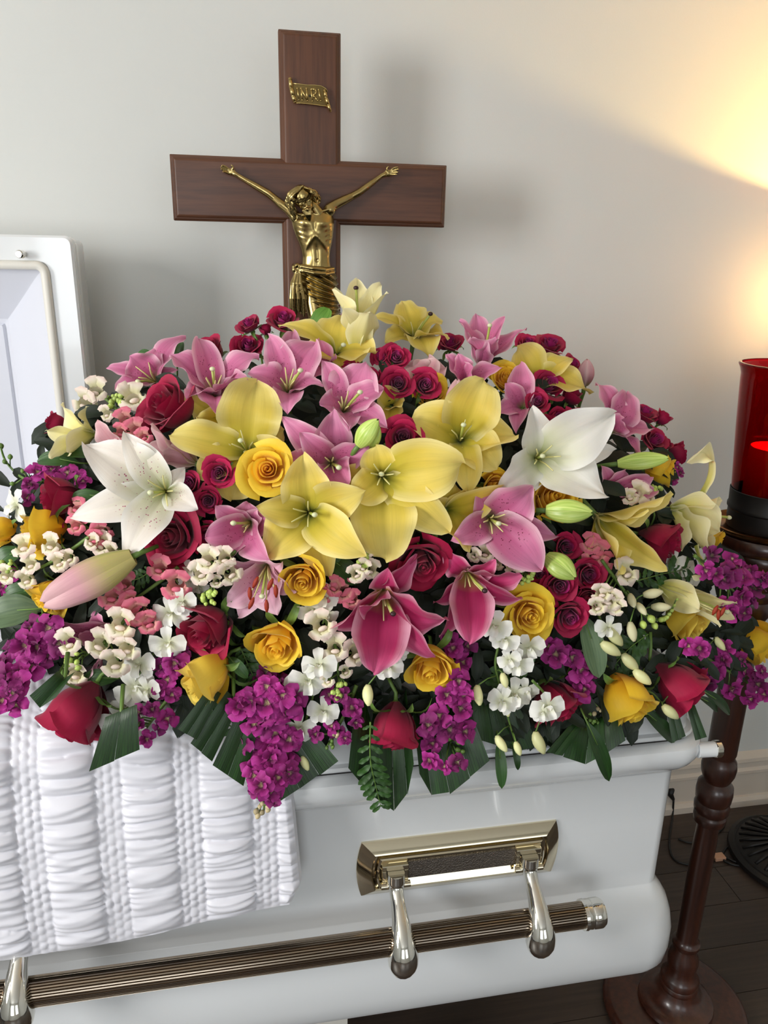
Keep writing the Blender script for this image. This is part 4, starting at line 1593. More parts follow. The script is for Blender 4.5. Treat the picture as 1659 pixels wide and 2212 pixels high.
# ---- roses
def rose_petals(n, seed, openness, height, nu=9, nv=10, drop=0.34, lip=0.13, coil=0.13):
    """unit rose: radius about 1, axis +z, returns list of (rows, uvs) from the heart outward"""
    rnd = random.Random(seed)
    out = []
    for i in range(n):
        l = i / (n - 1)
        a0 = i * 2.39996 + rnd.uniform(-.2, .2)
        inner = l < 0.5
        span = 2.0 - 0.9 * min(1, l / .5) if inner else 1.12 + 0.10 * (1 - l)
        Rm = 0.07 + 0.36 * (l / .5) if inner else 0.46 + 0.40 * (l - .5) / .5
        zt = height * (0.50 - 0.05 * l - (0.34 * max(0, l - .45) * openness)) + rnd.uniform(-.05, .05) * height * (0.3 + l)
        zb = -height * 0.72
        flare = (0.10 + 0.42 * openness) * max(0, l - 0.40) / .6
        lean = 0.16 * (1 - openness) * max(0, l - .2)
        rows, uvs = [], []
        wav, wp = rnd.uniform(.03, .06), rnd.uniform(0, 6.28)
        notch = rnd.uniform(-.25, .25)
        for iv in range(nv):
            v = iv / (nv - 1)
            rr, qq = [], []
            for ju in range(nu):
                u = -1 + 2 * ju / (nu - 1)
                topdrop = (drop * abs(u - notch * .4) ** 2.2 * (0.35 + .65 * l) + 0.03 * math.cos(5 * u + wp) * l) * height
                z = zb + (zt - topdrop - zb) * (v ** 0.9)
                belly = 0.22 + 0.78 * math.sin(min(v / 0.60, 1.0) * math.pi / 2) ** 0.8
                r = Rm * belly - lean * max(0, v - .5) * 1.2
                if v > 0.45:
                    e = (v - 0.45) / 0.55
                    r += flare * e ** 1.7 * (1 - 0.30 * u * u)
                if v > 0.80:
                    e = (v - 0.80) / 0.20
                    k = l * (0.55 + .45 * openness)
                    r += lip * k * e ** 1.3
                    z -= 0.16 * k * e ** 2.2 * height * (0.6 + .4 * abs(u))
                r *= 1 + coil * u * (0.4 + .6 * l)
                r += wav * l * math.sin(5 * u + wp) * v * v
                ang = a0 + u * span * (0.80 + 0.20 * v)
                rr.append((r * math.cos(ang), r * math.sin(ang), z))
                qq.append((ju / (nu - 1), 0.15 + 0.85 * v))
            rows.append(rr)
            uvs.append(qq)
        out.append((rows, uvs))
    return out


ROSE_CACHE = {}


def rose_meshes(kind, mat, core_mat, variant):
    key = (kind, mat, core_mat, variant)
    if key in ROSE_CACHE:
        return ROSE_CACHE[key]
    if kind == 'open':
        pts, nin = rose_petals(17, 11 + variant, 0.85, 1.05), 7
    elif kind == 'tea':
        pts, nin = rose_petals(16, 31 + variant, 0.45, 1.30, drop=.26, coil=.17), 6
    elif kind == 'bell':
        pts, nin = rose_petals(14, 51 + variant, 0.06, 1.50, drop=.24, lip=.24, coil=.24), 6
    elif kind == 'spray':
        pts, nin = rose_petals(15, 71 + variant, 0.75, 1.05, nu=7, nv=7), 8
    else:  # small closed
        pts, nin = rose_petals(11, 91 + variant, 0.18, 1.35, nu=7, nv=7), 5
    mb = MB()
    for rows, uvs in pts[:nin]:
        mb.grid(rows, uvs)
    core = mb.data('bloom_heart', MT[core_mat])
    outer = []
    for rows, uvs in pts[nin:]:
        m2 = MB()
        m2.grid(rows, uvs)
        outer.append(m2.data('petal', MT[mat]))
    ROSE_CACHE[key] = (core, outer)
    return ROSE_CACHE[key]


def sepal_meshes():
    res = []
    for v in range(3):
        rnd = random.Random(v)
        P0, P1 = np.array([0.12, 0, -.78]), np.array([0.55, 0, -.86])
        P2 = np.array([0.95 + .1 * v, 0.1 * v, -.55 + .1 * v])
        P3 = np.array([1.15 + .12 * v, 0.2 * v - .1, -.75 - .25 * v])
        rows, uvs = petal_grid(P0, P1, P2, P3, 0.34, np.array([0, 0, 1.0]), cup=0.3, ruffle=0.03, seed=v, nu=5, nv=9, base_w=0.6)
        mb = MB()
        mb.grid(rows, uvs)
        res.append(mb.data('sepal', MT['stem']))
    mb = MB().lathe([(0.10, -1.12), (0.20, -1.02), (0.24, -.92), (0.22, -.80), (0.10, -.70)], (0, 0, 0), (0, 0, 1), 10)
    return res, mb.data('calyx', MT['stem'])


SEPALS, CALYX = sepal_meshes()
ROSE_N = [0]


def rose(name, kind, mat, core_mat, label, c, rpx, axis, lift=0.0, sink=0.012, stretch=1.0, stem=None, group=None, category='flower', roll=None, sepal=True, zscale=None):
    P = mound(*c)
    dep = depth_of(P) + sink - lift
    P = at_depth(c[0], c[1], dep)
    A = axis_dir(*axis)
    ROSE_N[0] += 1
    rnd = random.Random(ROSE_N[0] * 7 + 1)
    R = basis(A, rnd.uniform(0, 6.28) if roll is None else roll)
    rad = rpx * dep / FOCAL
    zs = rad * stretch
    # centre of the bloom mass sits a little behind the opening
    root = thing(name, label, category, group=group, matrix=xform(P, R, (rad, rad, zs)))
    core, outer = rose_meshes(kind, mat, core_mat, ROSE_N[0] % 3)
    link('bloom_heart', core, root)
    for me in outer:
        link('petal', me, root)
    if sepal:
        link('calyx', CALYX, root)
        for k in range(5):
            link('sepal', SEPALS[(k + ROSE_N[0]) % 3], root, Matrix.Rotation(2 * math.pi * k / 5 + rnd.uniform(-.2, .2), 4, 'Z'))
    base = P - A * zs * 1.1
    if stem:
        e = at_depth(stem[0], stem[1], dep + 0.02)
        pts = [base, base - A * 0.012, (base - A * .012 + e) / 2 + VIEW * .004, e]
    else:
        e = base * 0.6 + np.array([MC[0] * .4 + base[0] * .6, MC[1], 1.10]) * 0.4
        pts = [base, base - A * 0.02, (base - A * .02 + e) / 2, e]
    Minv = np.linalg.inv(np.array(root.matrix_world))
    loc = [(Minv @ np.append(p, 1))[:3] for p in pts]
    srad = max(0.0028, 0.055 * rad) if kind in ('open', 'tea', 'bell') else 0.0019
    mb = MB().tube(loc, [srad / rad * 1.2, srad / rad, srad / rad, srad / rad], 6)
    mb.build('stem', MT['stem'], root)
    return root


# ---- small florets (shared meshes, unit size, axis +z)
def floret_stock(seed):
    rnd = random.Random(seed)
    mb = MB()
    rings = ((4, 1.0, 0.0), (4, 0.82, 0.06), (3, 0.5, 0.1)) if seed % 2 else ((4, 1.08, 0.0), (3, 0.5, 0.08))
    for ring, (n, L, z0) in enumerate(rings):
        for k in range(n):
            a = 2 * math.pi * (k + 0.5 * ring) / n + rnd.uniform(-.25, .25)
            d = np.array([math.cos(a), math.sin(a), 0])
            zt = (0.16 + 0.30 * ring) * rnd.uniform(-.6, 1.7)
            P0 = np.array([0, 0, -.15 + z0])
            P1 = d * 0.2 + np.array([0, 0, .20 + z0])
            P2 = d * L * 0.7 + np.array([0, 0, .28 + zt * .5])
            P3 = d * L * rnd.uniform(.85, 1.15) + np.array([0, 0, zt - .15 * (ring == 0)])
            rows, uvs = petal_grid(P0, P1, P2, P3, (0.86 if seed % 2 else 0.98) * L, np.array([0, 0, 1.0]), cup=rnd.uniform(-.35, .2), ruffle=0.16, seed=seed * 20 + ring * 5 + k, nu=7, nv=9, point=0.28, base_w=.16, twist=rnd.uniform(-.5, .5))
            mb.grid(rows, uvs)
    return mb.data('floret', MT['stock'])


def floret_orchid(seed):
    rnd = random.Random(seed)
    mb = MB()
    Z = np.array([0, 0, 1.0])
    # two broad side petals, three narrower sepals, a small lip
    spec = [(0.10, 1.0, 0.95, .30), (math.pi - 0.10, 1.0, 0.95, .30), (math.pi / 2, 0.95, 0.60, .22), (-math.pi / 2 - .75, 0.92, 0.55, .30), (-math.pi / 2 + .75, 0.92, 0.55, .30)]
    for k, (a, L, w, pt) in enumerate(spec):
        a += rnd.uniform(-.08, .08)
        d = np.array([math.cos(a), math.sin(a), 0])
        rows, uvs = petal_grid(np.zeros(3), d * .3 + Z * .12, d * .7 * L + Z * .16, d * L + Z * rnd.uniform(-.12, .16), w, Z, cup=0.12, ruffle=0.04, seed=seed * 9 + k, nu=7, nv=9, point=pt, base_w=.25)
        mb.grid(rows, uvs)
    d = np.array([0, -1.0, 0])
    rows, uvs = petal_grid(Z * .02, Z * .35 + d * .05, Z * .5 + d * .3, Z * .38 + d * .62, 0.5, Z, cup=0.7, ruffle=0.1, seed=seed, nu=7, nv=9, point=.35, base_w=.8)
    mb.grid(rows, uvs)
    rows, uvs = petal_grid(Z * .0, Z * .2, Z * .32 - d * .03, Z * .4 + d * .08, 0.24, -d, cup=0.5, seed=seed + 3, nu=5, nv=6, point=.3, base_w=.9)
    mb.grid(rows, uvs)
    return mb.data('floret', MT['orchid'])


def floret_snap(seed, mat):
    rnd = random.Random(seed)
    mb = MB()
    Z = np.array([0, 0, 1.0])
    # tube
    rows, uvs = [], []
    for i in range(6):
        t = i / 5
        r = 0.20 + 0.26 * t ** .8
        rows.append([(r * math.cos(a) * 1.05, r * math.sin(a), -0.9 + 1.0 * t) for a in np.linspace(0, 2 * math.pi, 11)])
        uvs.append([(j / 10, 0.3 + .2 * t) for j in range(11)])
    mb.grid(rows, uvs)
    # upper and lower lips
    for k, (a, L, w, zt) in enumerate(((math.pi / 2 - .5, 1.0, .85, .40), (math.pi / 2 + .5, 1.05, .85, .35), (-math.pi / 2, .9, .7, -.05), (-math.pi / 2 - .95, .95, .75, .0), (-math.pi / 2 + .95, .95, .75, .0))):
        d = np.array([math.cos(a), math.sin(a), 0])
        rows, uvs = petal_grid(d * .34, d * .42 + Z * .28, d * .7 * L + Z * (.40 + zt * .5), d * L + Z * (zt + rnd.uniform(-.1, .1)), w, Z, cup=-0.1, ruffle=0.12, seed=seed * 13 + k, nu=7, nv=7, point=.30, base_w=.9)
        mb.grid(rows, uvs)
    mb2 = MB()
    n = len(mb.v)
    s = MB().sphere((0, -.20, .12), (.28, .15, .17), 9, 7)
    mb.add(s.v, s.f, [(0.5, 0.75)] * len(s.v))
    return mb.data('floret', MT[mat])


def bud_mesh(name, mat, curve=0.0, r=0.36, L=1.0):
    mb = MB()
    rows = []
    for i in range(8):
        t = i / 7
        rr = r * math.sin(math.pi * (0.10 + 0.86 * t)) ** 0.7
        rows.append((rr, t))
    pts = [np.array([curve * math.sin(t * 1.6) * t, 0, L * (t - .2)]) for _, t in rows]
    mb.tube(pts, [max(a, .03) for a, _ in rows], 9)
    return mb.data(name, MT[mat])


STOCK = [floret_stock(i) for i in range(7)]
ORCHID = [floret_orchid(i) for i in range(4)]
SNAPC = [floret_snap(i, 'snap_cream') for i in range(4)]
SNAPP = [floret_snap(i + 9, 'snap_pink') for i in range(4)]
BUD_O = [bud_mesh('bud', 'bud_cream', .42, .28), bud_mesh('bud', 'bud_cream', .2, .28)]
BUD_S = [bud_mesh('bud', 'bud_green', 0, .40, .9)]
BUD_P = [bud_mesh('bud', 'stock', 0, .42, .9)]
BUD_SN = [bud_mesh('bud', 'snap_cream', .15, .27, 1.05)]
BUD_G = [bud_mesh('bud', 'stem', 0, .42, .9)]


def spike(name, label, florets, meshes, size_px, stem_pts, category='flower', lift=0.0, group=None, buds=(), axis=None, jitter=0.35, stem_r=0.0030, spread=0.45):
    """florets: (px, py[, size factor[, lift]]); stem_pts: pixel path; buds: (px, py, size px, mesh[, (ax, ay, av)])"""
    Ps = mound(*stem_pts[0])
    origin = at_depth(stem_pts[0][0], stem_pts[0][1], depth_of(Ps) + 0.02 - lift)
    root = thing(name, label, category, origin, group)
    spts = []
    for i, (x, y) in enumerate(stem_pts):
        P = mound(x, y)
        spts.append(at_depth(x, y, depth_of(P) + 0.015 - lift))
    if len(spts) > 1:
        path = smooth_path(spts, max(8, 6 * len(spts)))
        n = len(path)
        mb = MB().tube(np.array(path) - origin, [stem_r * (1 - 0.45 * i / (n - 1)) for i in range(n)], 6)
        mb.build('stem', MT['stem'], root)
    cx = np.mean([f[0] for f in florets]) if florets else stem_pts[0][0]
    cy = np.mean([f[1] for f in florets]) if florets else stem_pts[0][1]
    rnd = random.Random(sum(map(ord, label)))
    for i, f in enumerate(florets):
        k = f[2] if len(f) > 2 else 1.0
        lf = f[3] if len(f) > 3 else 0.0
        P = mound(f[0], f[1])
        dep = depth_of(P) - lift - 0.006 - lf + rnd.uniform(-.006, .006)
        P = at_depth(f[0], f[1], dep)
        # nearest stem point gives the outward direction
        if axis is None:
            j = min(range(len(spts)), key=lambda q: np.linalg.norm(spts[q] - P))
            near = spts[j]
            if len(spts) > 1:
                dd = [np.linalg.norm(np.asarray(q) - P) for q in path]
                near = np.asarray(path[int(np.argmin(dd))])
            outv = P - near
            outv = outv / (np.linalg.norm(outv) + 1e-9)
            A = outv * spread + VIEW * 0.75 + np.array([0, 0, .15])
        else:
            A = axis_dir(*axis)
            near = None
        A = A + np.array([rnd.uniform(-1, 1), rnd.uniform(-1, 1), rnd.uniform(-1, 1)]) * jitter * 0.5
        R = basis(A, rnd.uniform(0, 6.28) if meshes in (STOCK,) else rnd.uniform(-.5, .5))
        s = size_px * k * dep / FOCAL
        link('floret', meshes[(i + len(label)) % len(meshes)], root, xform(P - origin, R, s))
        if near is not None and len(spts) > 1:
            e = P - A / np.linalg.norm(A) * s * 0.5
            mb = MB().tube(np.array([near, (near + e) / 2 + VIEW * .002, e]) - origin, [0.0012, 0.0012, 0.0014], 5)
            mb.build('floret_stalk', MT['stem'], root)
    for b in buds:
        P = mound(b[0], b[1])
        dep = depth_of(P) - lift - 0.008
        P = at_depth(b[0], b[1], dep)
        A = axis_dir(*(b[4] if len(b) > 4 else (0.1, 0.8, 0.4)))
        A = A + np.array([rnd.uniform(-1, 1), rnd.uniform(-1, 1), rnd.uniform(-1, 1)]) * 0.15
        R = basis(A, rnd.uniform(0, 6.28) if len(b) <= 4 else 0.0)
        link('bud', b[3][rnd.randrange(len(b[3]))], root, xform(P - origin, R, b[2] * dep / FOCAL))
        if len(spts) > 1:
            dd = [np.linalg.norm(np.asarray(q) - P) for q in path]
            near = np.asarray(path[int(np.argmin(dd))])
            if min(dd) > 0.004:
                e = P - A / np.linalg.norm(A) * b[2] * dep / FOCAL * 0.2
                mb = MB().tube(np.array([near, (near + e) / 2 + np.array([0, 0, .003]), e]) - origin, [0.0011, 0.0010, 0.0011], 5)
                mb.build('bud_stalk', MT['stem'], root)
    return root


def cluster(cx, cy, w, h, n, seed, k0=.85, k1=1.15):
    """evenly jittered floret places in an ellipse of the photograph"""
    rnd = random.Random(seed)
    pts = []
    tries = 0
    while len(pts) < n and tries < 4000:
        tries += 1
        x, y = rnd.uniform(-1, 1), rnd.uniform(-1, 1)
        if x * x + y * y > 1:
            continue
        p = (cx + x * w, cy + y * h)
        dmin = 1.35 * math.sqrt(w * h / n) * (1 if tries < 2000 else .7)
        if all(math.hypot(p[0] - q[0], p[1] - q[1]) > dmin for q in pts):
            pts.append(p)
    return [(x, y, rnd.uniform(k0, k1), rnd.uniform(0, .012)) for x, y in pts]


# ------------------------------------------------------------------ greenery
def leaf(name, mat, label, base, tip, wpx, lift=0.0, out=0.0, group='loose leaves in the casket spray', yb=None, yt=None, cup=0.18, sag=0.012, point=.62):
    if yb is not None:
        a = at_y(base[0], base[1], yb)
        b = at_y(tip[0], tip[1], yt if yt is not None else yb)
    else:
        dep = depth_of(mound((base[0] + tip[0]) / 2, (base[1] + tip[1]) / 2)) - lift
        a = at_depth(base[0], base[1], dep + 0.006)
        b = at_depth(tip[0], tip[1], dep - out)
    v = b - a
    n = VIEW * 0.8 + np.array([0, 0, .5])
    n /= np.linalg.norm(n)
    SEED[0] += 1
    root = thing(name, label, 'leaf', a, group)
    w = wpx * depth_of((a + b) / 2) / FOCAL
    add_petal('blade', root, a, MT[mat], a, a + v * .3 + n * sag, a + v * .7 + n * sag, b, w, n, cup=cup, ruffle=0.02, seed=SEED[0], nu=7, nv=13, base_w=.12, groove=.04, point=point)
    u = v / np.linalg.norm(v)
    mb = MB().tube([-u * 0.02 + FWD * .012, np.zeros(3), v * .4 + n * sag * .8], [0.0016, 0.0014, 0.0006], 5)
    mb.build('leaf_stalk', MT['stem'], root)
    return root


def palm(label, base, ends, n, yb=0.965, ye=0.895, seed=0, cut=0.25, spread=0.62):
    """fan of pleated strips with cut ends: ends is a polyline of the photograph that the strips reach"""
    rnd = random.Random(seed)
    B = at_y(base[0], base[1], yb)
    root = thing('palm_leaf', label, 'leaf', B, 'palm leaves under the flowers')
    E = np.array(ends, float)
    seg = np.r_[0, np.cumsum(np.hypot(*np.diff(E, axis=0).T))]

    def end(t):
        s = t * seg[-1]
        return np.interp(s, seg, E[:, 0]), np.interp(s, seg, E[:, 1])
    em = end(.5)
    n = max(2, (n + 1) // 2)
    for k in range(n):
        t0, t1 = k / n, (k + 1) / n
        g = 0.0015
        a, b = end(t0 + g), end(t1 - g)
        sh = 1 - cut * 0.12 * rnd.random()
        rows, uvs = [], []
        for i in range(9):
            f = i / 8
            ff = f * sh
            r, q = [], []
            for j in range(5):
                u = j / 4
                ex, ey = a[0] + (b[0] - a[0]) * u, a[1] + (b[1] - a[1]) * u
                fr = ff * (1 - 0.02 * cut * (u - .5))
                bx0, by0 = base[0] + (ex - em[0]) * spread, base[1] + (ey - em[1]) * spread
                x = bx0 + (ex - bx0) * fr
                y = by0 + (ey - by0) * fr
                Y = yb + (ye - yb) * (fr ** 0.55)
                p = at_y(x, y, Y - 0.0010 * (1 - abs(2 * u - 1)) - 0.0006 * (k % 2))
                r.append(p - B)
                q.append((u, f))
            rows.append(r)
            uvs.append(q)
        mb = MB()
        mb.grid(rows, uvs)
        mb.build('leaf_segment', MT['leaf_dark'], root)
    mb = MB().tube([np.array([0, .03, 0.02]), np.array([0, 0.002, 0]), np.asarray(at_y(*(np.array(base) * .7 + np.array(end(.5)) * .3), yb + (ye - yb) * .5)) - B + np.array([0, .002, 0])], [0.003, 0.0026, 0.0012], 6)
    mb.build('leaf_stalk', MT['stem'], root)
    return root


def fern(label, path, n, wpx, lift=0.0, Y=None, seed=0):
    rnd = random.Random(seed)

    def pt(x, y):
        return at_y(x, y, Y) if Y else at_depth(x, y, depth_of(mound(x, y)) - lift)
    O = pt(*path[0])
    root = thing('fern_frond', label, 'fern', O, 'fern fronds among the flowers')
    pts = smooth_path([pt(*p) for p in path], 24)
    mb = MB().tube(np.array(pts) - O, [0.0013 * (1 - .7 * i / 23) for i in range(24)], 5)
    mb.build('midrib', MT['stem'], root)
    w = wpx * depth_of(O) / FOCAL
    for k in range(n):
        t = (k + .6) / n
        i = min(int(t * 23), 22)
        p = np.asarray(pts[i])
        T = np.asarray(pts[i + 1]) - p
        T /= np.linalg.norm(T)
        side = np.cross(T, VIEW)
        side /= np.linalg.norm(side)
        L = w * (0.35 + 0.65 * math.sin(math.pi * (0.15 + .8 * (1 - t)))) * rnd.uniform(.85, 1.1)
        for s in (-1, 1):
            d = side * s * .85 + T * .55 + VIEW * rnd.uniform(-.15, .15)
            d /= np.linalg.norm(d)
            SEED[0] += 1
            add_petal('leaflet', root, O, MT['fern'], p, p + d * L * .3 + VIEW * .002, p + d * L * .7 + VIEW * .002, p + d * L, L * .36, VIEW, cup=.15, ruffle=.22, seed=SEED[0], nu=5, nv=10, base_w=.3, groove=.05)
    return root


# dark core that carries the stems
core = MB().sphere((0.20, 1.28, 1.165), (0.62, 0.27, 0.33), 36, 20)
core.v = [(x, y, max(z, 1.160)) for x, y, z in core.v]
tag(core.build('floral_foam', MT['foam']), 'dark green floral foam block on the casket lid, buried under the flowers', 'floral foam')


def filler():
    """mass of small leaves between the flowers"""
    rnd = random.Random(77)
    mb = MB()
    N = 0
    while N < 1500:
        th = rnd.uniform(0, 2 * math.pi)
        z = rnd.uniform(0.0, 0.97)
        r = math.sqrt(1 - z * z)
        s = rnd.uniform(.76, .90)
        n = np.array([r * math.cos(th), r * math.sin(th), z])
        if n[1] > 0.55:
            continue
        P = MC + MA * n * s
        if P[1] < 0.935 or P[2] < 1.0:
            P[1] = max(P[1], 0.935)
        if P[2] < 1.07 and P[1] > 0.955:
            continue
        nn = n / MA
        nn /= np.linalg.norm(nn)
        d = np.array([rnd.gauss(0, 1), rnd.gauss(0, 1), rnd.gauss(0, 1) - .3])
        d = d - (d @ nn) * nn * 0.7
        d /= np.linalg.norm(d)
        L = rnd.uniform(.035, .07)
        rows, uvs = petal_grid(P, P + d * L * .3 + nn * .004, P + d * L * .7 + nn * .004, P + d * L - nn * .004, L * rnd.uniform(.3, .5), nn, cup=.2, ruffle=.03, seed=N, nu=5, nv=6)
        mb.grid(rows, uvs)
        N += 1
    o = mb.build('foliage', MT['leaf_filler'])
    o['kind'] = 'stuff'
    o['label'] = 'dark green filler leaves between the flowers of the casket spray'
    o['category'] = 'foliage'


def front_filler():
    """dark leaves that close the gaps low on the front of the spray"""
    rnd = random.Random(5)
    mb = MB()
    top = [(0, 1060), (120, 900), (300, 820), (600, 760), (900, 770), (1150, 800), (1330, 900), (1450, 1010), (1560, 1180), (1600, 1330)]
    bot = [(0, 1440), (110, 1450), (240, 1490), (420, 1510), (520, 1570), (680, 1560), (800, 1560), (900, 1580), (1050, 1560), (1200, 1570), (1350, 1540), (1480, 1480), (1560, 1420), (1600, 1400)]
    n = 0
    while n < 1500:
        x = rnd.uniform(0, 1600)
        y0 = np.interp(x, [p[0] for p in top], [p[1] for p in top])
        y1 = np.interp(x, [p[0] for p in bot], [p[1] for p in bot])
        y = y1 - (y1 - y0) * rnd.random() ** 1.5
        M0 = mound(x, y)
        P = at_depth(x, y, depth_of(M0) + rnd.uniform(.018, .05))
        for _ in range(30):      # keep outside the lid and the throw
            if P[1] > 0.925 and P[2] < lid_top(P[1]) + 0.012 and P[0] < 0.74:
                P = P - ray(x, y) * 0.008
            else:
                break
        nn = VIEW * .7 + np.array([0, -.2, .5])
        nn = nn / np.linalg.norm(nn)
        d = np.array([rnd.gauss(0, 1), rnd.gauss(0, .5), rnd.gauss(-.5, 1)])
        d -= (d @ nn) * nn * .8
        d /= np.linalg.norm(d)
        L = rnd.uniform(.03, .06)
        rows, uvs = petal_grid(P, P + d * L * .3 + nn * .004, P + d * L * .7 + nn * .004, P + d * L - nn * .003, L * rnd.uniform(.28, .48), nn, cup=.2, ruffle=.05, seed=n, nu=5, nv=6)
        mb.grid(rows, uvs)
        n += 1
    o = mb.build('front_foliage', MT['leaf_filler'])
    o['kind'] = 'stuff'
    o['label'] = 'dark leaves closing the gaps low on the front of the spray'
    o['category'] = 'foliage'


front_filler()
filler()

palm('dark palm leaf with cut end lying on the white throw under the hanging crimson rose', (262, 1535), [(192, 1667), (302, 1622)], 4, .90, .880, 1)
palm('short dark palm leaf poking out under the purple stock above the throw', (140, 1465), [(62, 1504), (78, 1535), (120, 1508)], 3, .91, .885, 2)
palm('dark palm leaf with stepped cut end below the buttery yellow rose on the throw', (465, 1490), [(383, 1575), (424, 1600)], 3, .915, .885, 3)
palm('dark palm leaf cut in steps between the throw and the hanging purple stock', (505, 1505), [(411, 1606), (458, 1646)], 3, .915, .885, 4)
palm('narrow palm leaf tucked behind the lower end of the hanging purple stock', (545, 1530), [(458, 1655), (525, 1702)], 3, .92, .886, 5)
palm('wide palm leaf spreading under the hanging purple stock towards the silver rim', (590, 1550), [(605, 1735), (660, 1700), (733, 1646)], 6, .945, .890, 6)
palm('pointed palm fan hanging below the drooping red rose over the casket rim', (845, 1560), [(752, 1660), (800, 1718), (868, 1765), (882, 1710), (894, 1650)], 8, .945, .888, 7, spread=.75)
palm('pleated palm fan hanging over the rim below the purple stock with green tip', (940, 1560), [(906, 1672), (943, 1738), (1003, 1692), (1059, 1646)], 7, .945, .888, 8, spread=.75)
palm('dark palm fan behind the dangling white orchid buds on the lid', (1065, 1510), [(1022, 1595), (1112, 1624), (1167, 1612)], 6, .955, .92, 9)
palm('palm fan with square-cut strips below the red rose with an orchid bloom on it', (1262, 1545), [(1178, 1626), (1214, 1634)], 3, .955, .905, 10)
palm('palm fan with slanted cut strips between the red and golden roses above the rim', (1290, 1545), [(1216, 1636), (1266, 1653), (1300, 1636), (1352, 1602)], 6, .955, .905, 11)
palm('split palm strip hanging over the lid under the red rose near the lock knob', (1447, 1515), [(1452, 1606), (1482, 1592)], 2, .955, .915, 12)
palm('second split palm strip hanging over the lid beside the lock knob', (1488, 1512), [(1502, 1600), (1528, 1594)], 2, .955, .915, 13)
leaf('pointed_leaf', 'leaf_dark', 'long pointed dark leaf dangling over the rim below the golden rose', (1268, 1560), (1316, 1688), 34, yb=.905, yt=.886)
leaf('curved_leaf', 'leaf_dark', 'curved dark leaf on the lid between yellow rose and split palm strips', (1385, 1530), (1457, 1604), 34, yb=.94, yt=.93)
leaf('narrow_leaf', 'leaf_dark', 'narrow leaf sticking out past the lid corner below the red rose', (1518, 1492), (1577, 1544), 24, yb=.95, yt=.95)
leaf('slim_leaf', 'leaf_dark', 'short slim leaf at the lid corner under the red rose', (1508, 1505), (1550, 1538), 18, yb=.945, yt=.94)
leaf('hanging_leaf', 'leaf', 'slim green leaf hanging over the casket rim under the orchid buds', (1076, 1600), (1084, 1704), 25, yb=.915, yt=.888)
leaf('hanging_leaf', 'leaf_dark', 'tiny dark leaf hanging just beside the slim green one on the rim', (1108, 1608), (1119, 1664), 15, yb=.92, yt=.90)
leaf('broad_leaf', 'leaf_grey', 'broad grey-green leaf below the half-hidden yellow rose, cut by the frame edge', (88, 1315), (-25, 1335), 75, lift=.02)
leaf('broad_leaf', 'leaf', 'dark green leaf behind the yellow rose with the pink lily bud', (92, 1275), (5, 1292), 45, lift=.0)
leaf('broad_leaf', 'leaf_grey', 'small olive leaf just under the yellow rose beside the purple stock', (92, 1325), (108, 1372), 30, lift=.02)
leaf('broad_leaf', 'leaf', 'green leaf under the yellow rose at the frame edge', (50, 1190), (-8, 1225), 48, lift=.01)
leaf('ruscus_leaf', 'leaf_grey', 'large grey-green leaf standing between purple stock and orchid bells', (1260, 1330), (1294, 1465), 52, lift=.02)
leaf('ruscus_leaf', 'leaf', 'dark leaf below the pale yellow lily at the open lid', (170, 1000), (80, 996), 38, lift=.01)
leaf('ruscus_leaf', 'leaf', 'dark leaf tip beside the pale yellow lily petals', (215, 985), (135, 978), 36, lift=-.005)
leaf('ruscus_leaf', 'leaf', 'leaf peeking out above the outer pink lily near the open lid', (345, 795), (295, 765), 34, lift=-.01)
leaf('ruscus_leaf', 'leaf', 'small leaf between two pink lilies at the top edge of the spray', (383, 790), (392, 738), 26, lift=-.01)
leaf('lily_leaf', 'leaf_bright', 'bright green lily leaf in front of the crucifix foot', (672, 735), (711, 666), 42, lift=.01)
leaf('rose_leaf', 'leaf', 'rounded dark leaf below the star-shaped yellow lily', (700, 1165), (730, 1218), 36, lift=.0)
leaf('rose_leaf', 'leaf_dark', 'serrated dark leaf between yellow rose and deep pink lily', (712, 1205), (772, 1262), 48, lift=.0)
leaf('rose_leaf', 'leaf', 'green leaf below the crimson rose near the white spotted lily', (230, 1075), (152, 1078), 30, lift=.01)
leaf('rose_leaf', 'leaf', 'green leaf above the hanging crimson rose by the throw', (255, 1465), (178, 1472), 40, lift=.02)
leaf('rose_leaf', 'leaf', 'green leaf behind the tilted yellow rose next to the hanging stock', (495, 1420), (535, 1465), 26, lift=.02)

fern('fern frond dangling over the rim beside the drooping red rose', [(800, 1560), (800, 1640), (812, 1700), (823, 1743)], 11, 42, Y=.880, seed=1)
fern('fern frond below the buttery yellow rose, beside the hanging stock', [(530, 1585), (480, 1560), (425, 1540)], 9, 42, Y=.905, seed=2)
fern('dark fern frond between the two upright yellow roses and the crimson rose', [(520, 1400), (540, 1445), (565, 1495)], 9, 44, lift=.0, seed=3)
fern('fern frond below the wilted yellow lily beside the red rose', [(1375, 1255), (1430, 1240), (1492, 1228)], 9, 40, lift=.005, seed=4)
fern('dark fern frond behind the cream snapdragon spike', [(1400, 1370), (1360, 1400), (1320, 1445)], 9, 52, lift=-.01, seed=5)
fern('fern frond in the dark gap under the cascading orchids', [(1150, 1400), (1110, 1440), (1080, 1490)], 8, 48, lift=-.012, seed=6)
fern('fern frond between crimson rose and coral snapdragon by the lily bud', [(330, 1230), (300, 1250), (270, 1255)], 7, 34, lift=-.005, seed=7)

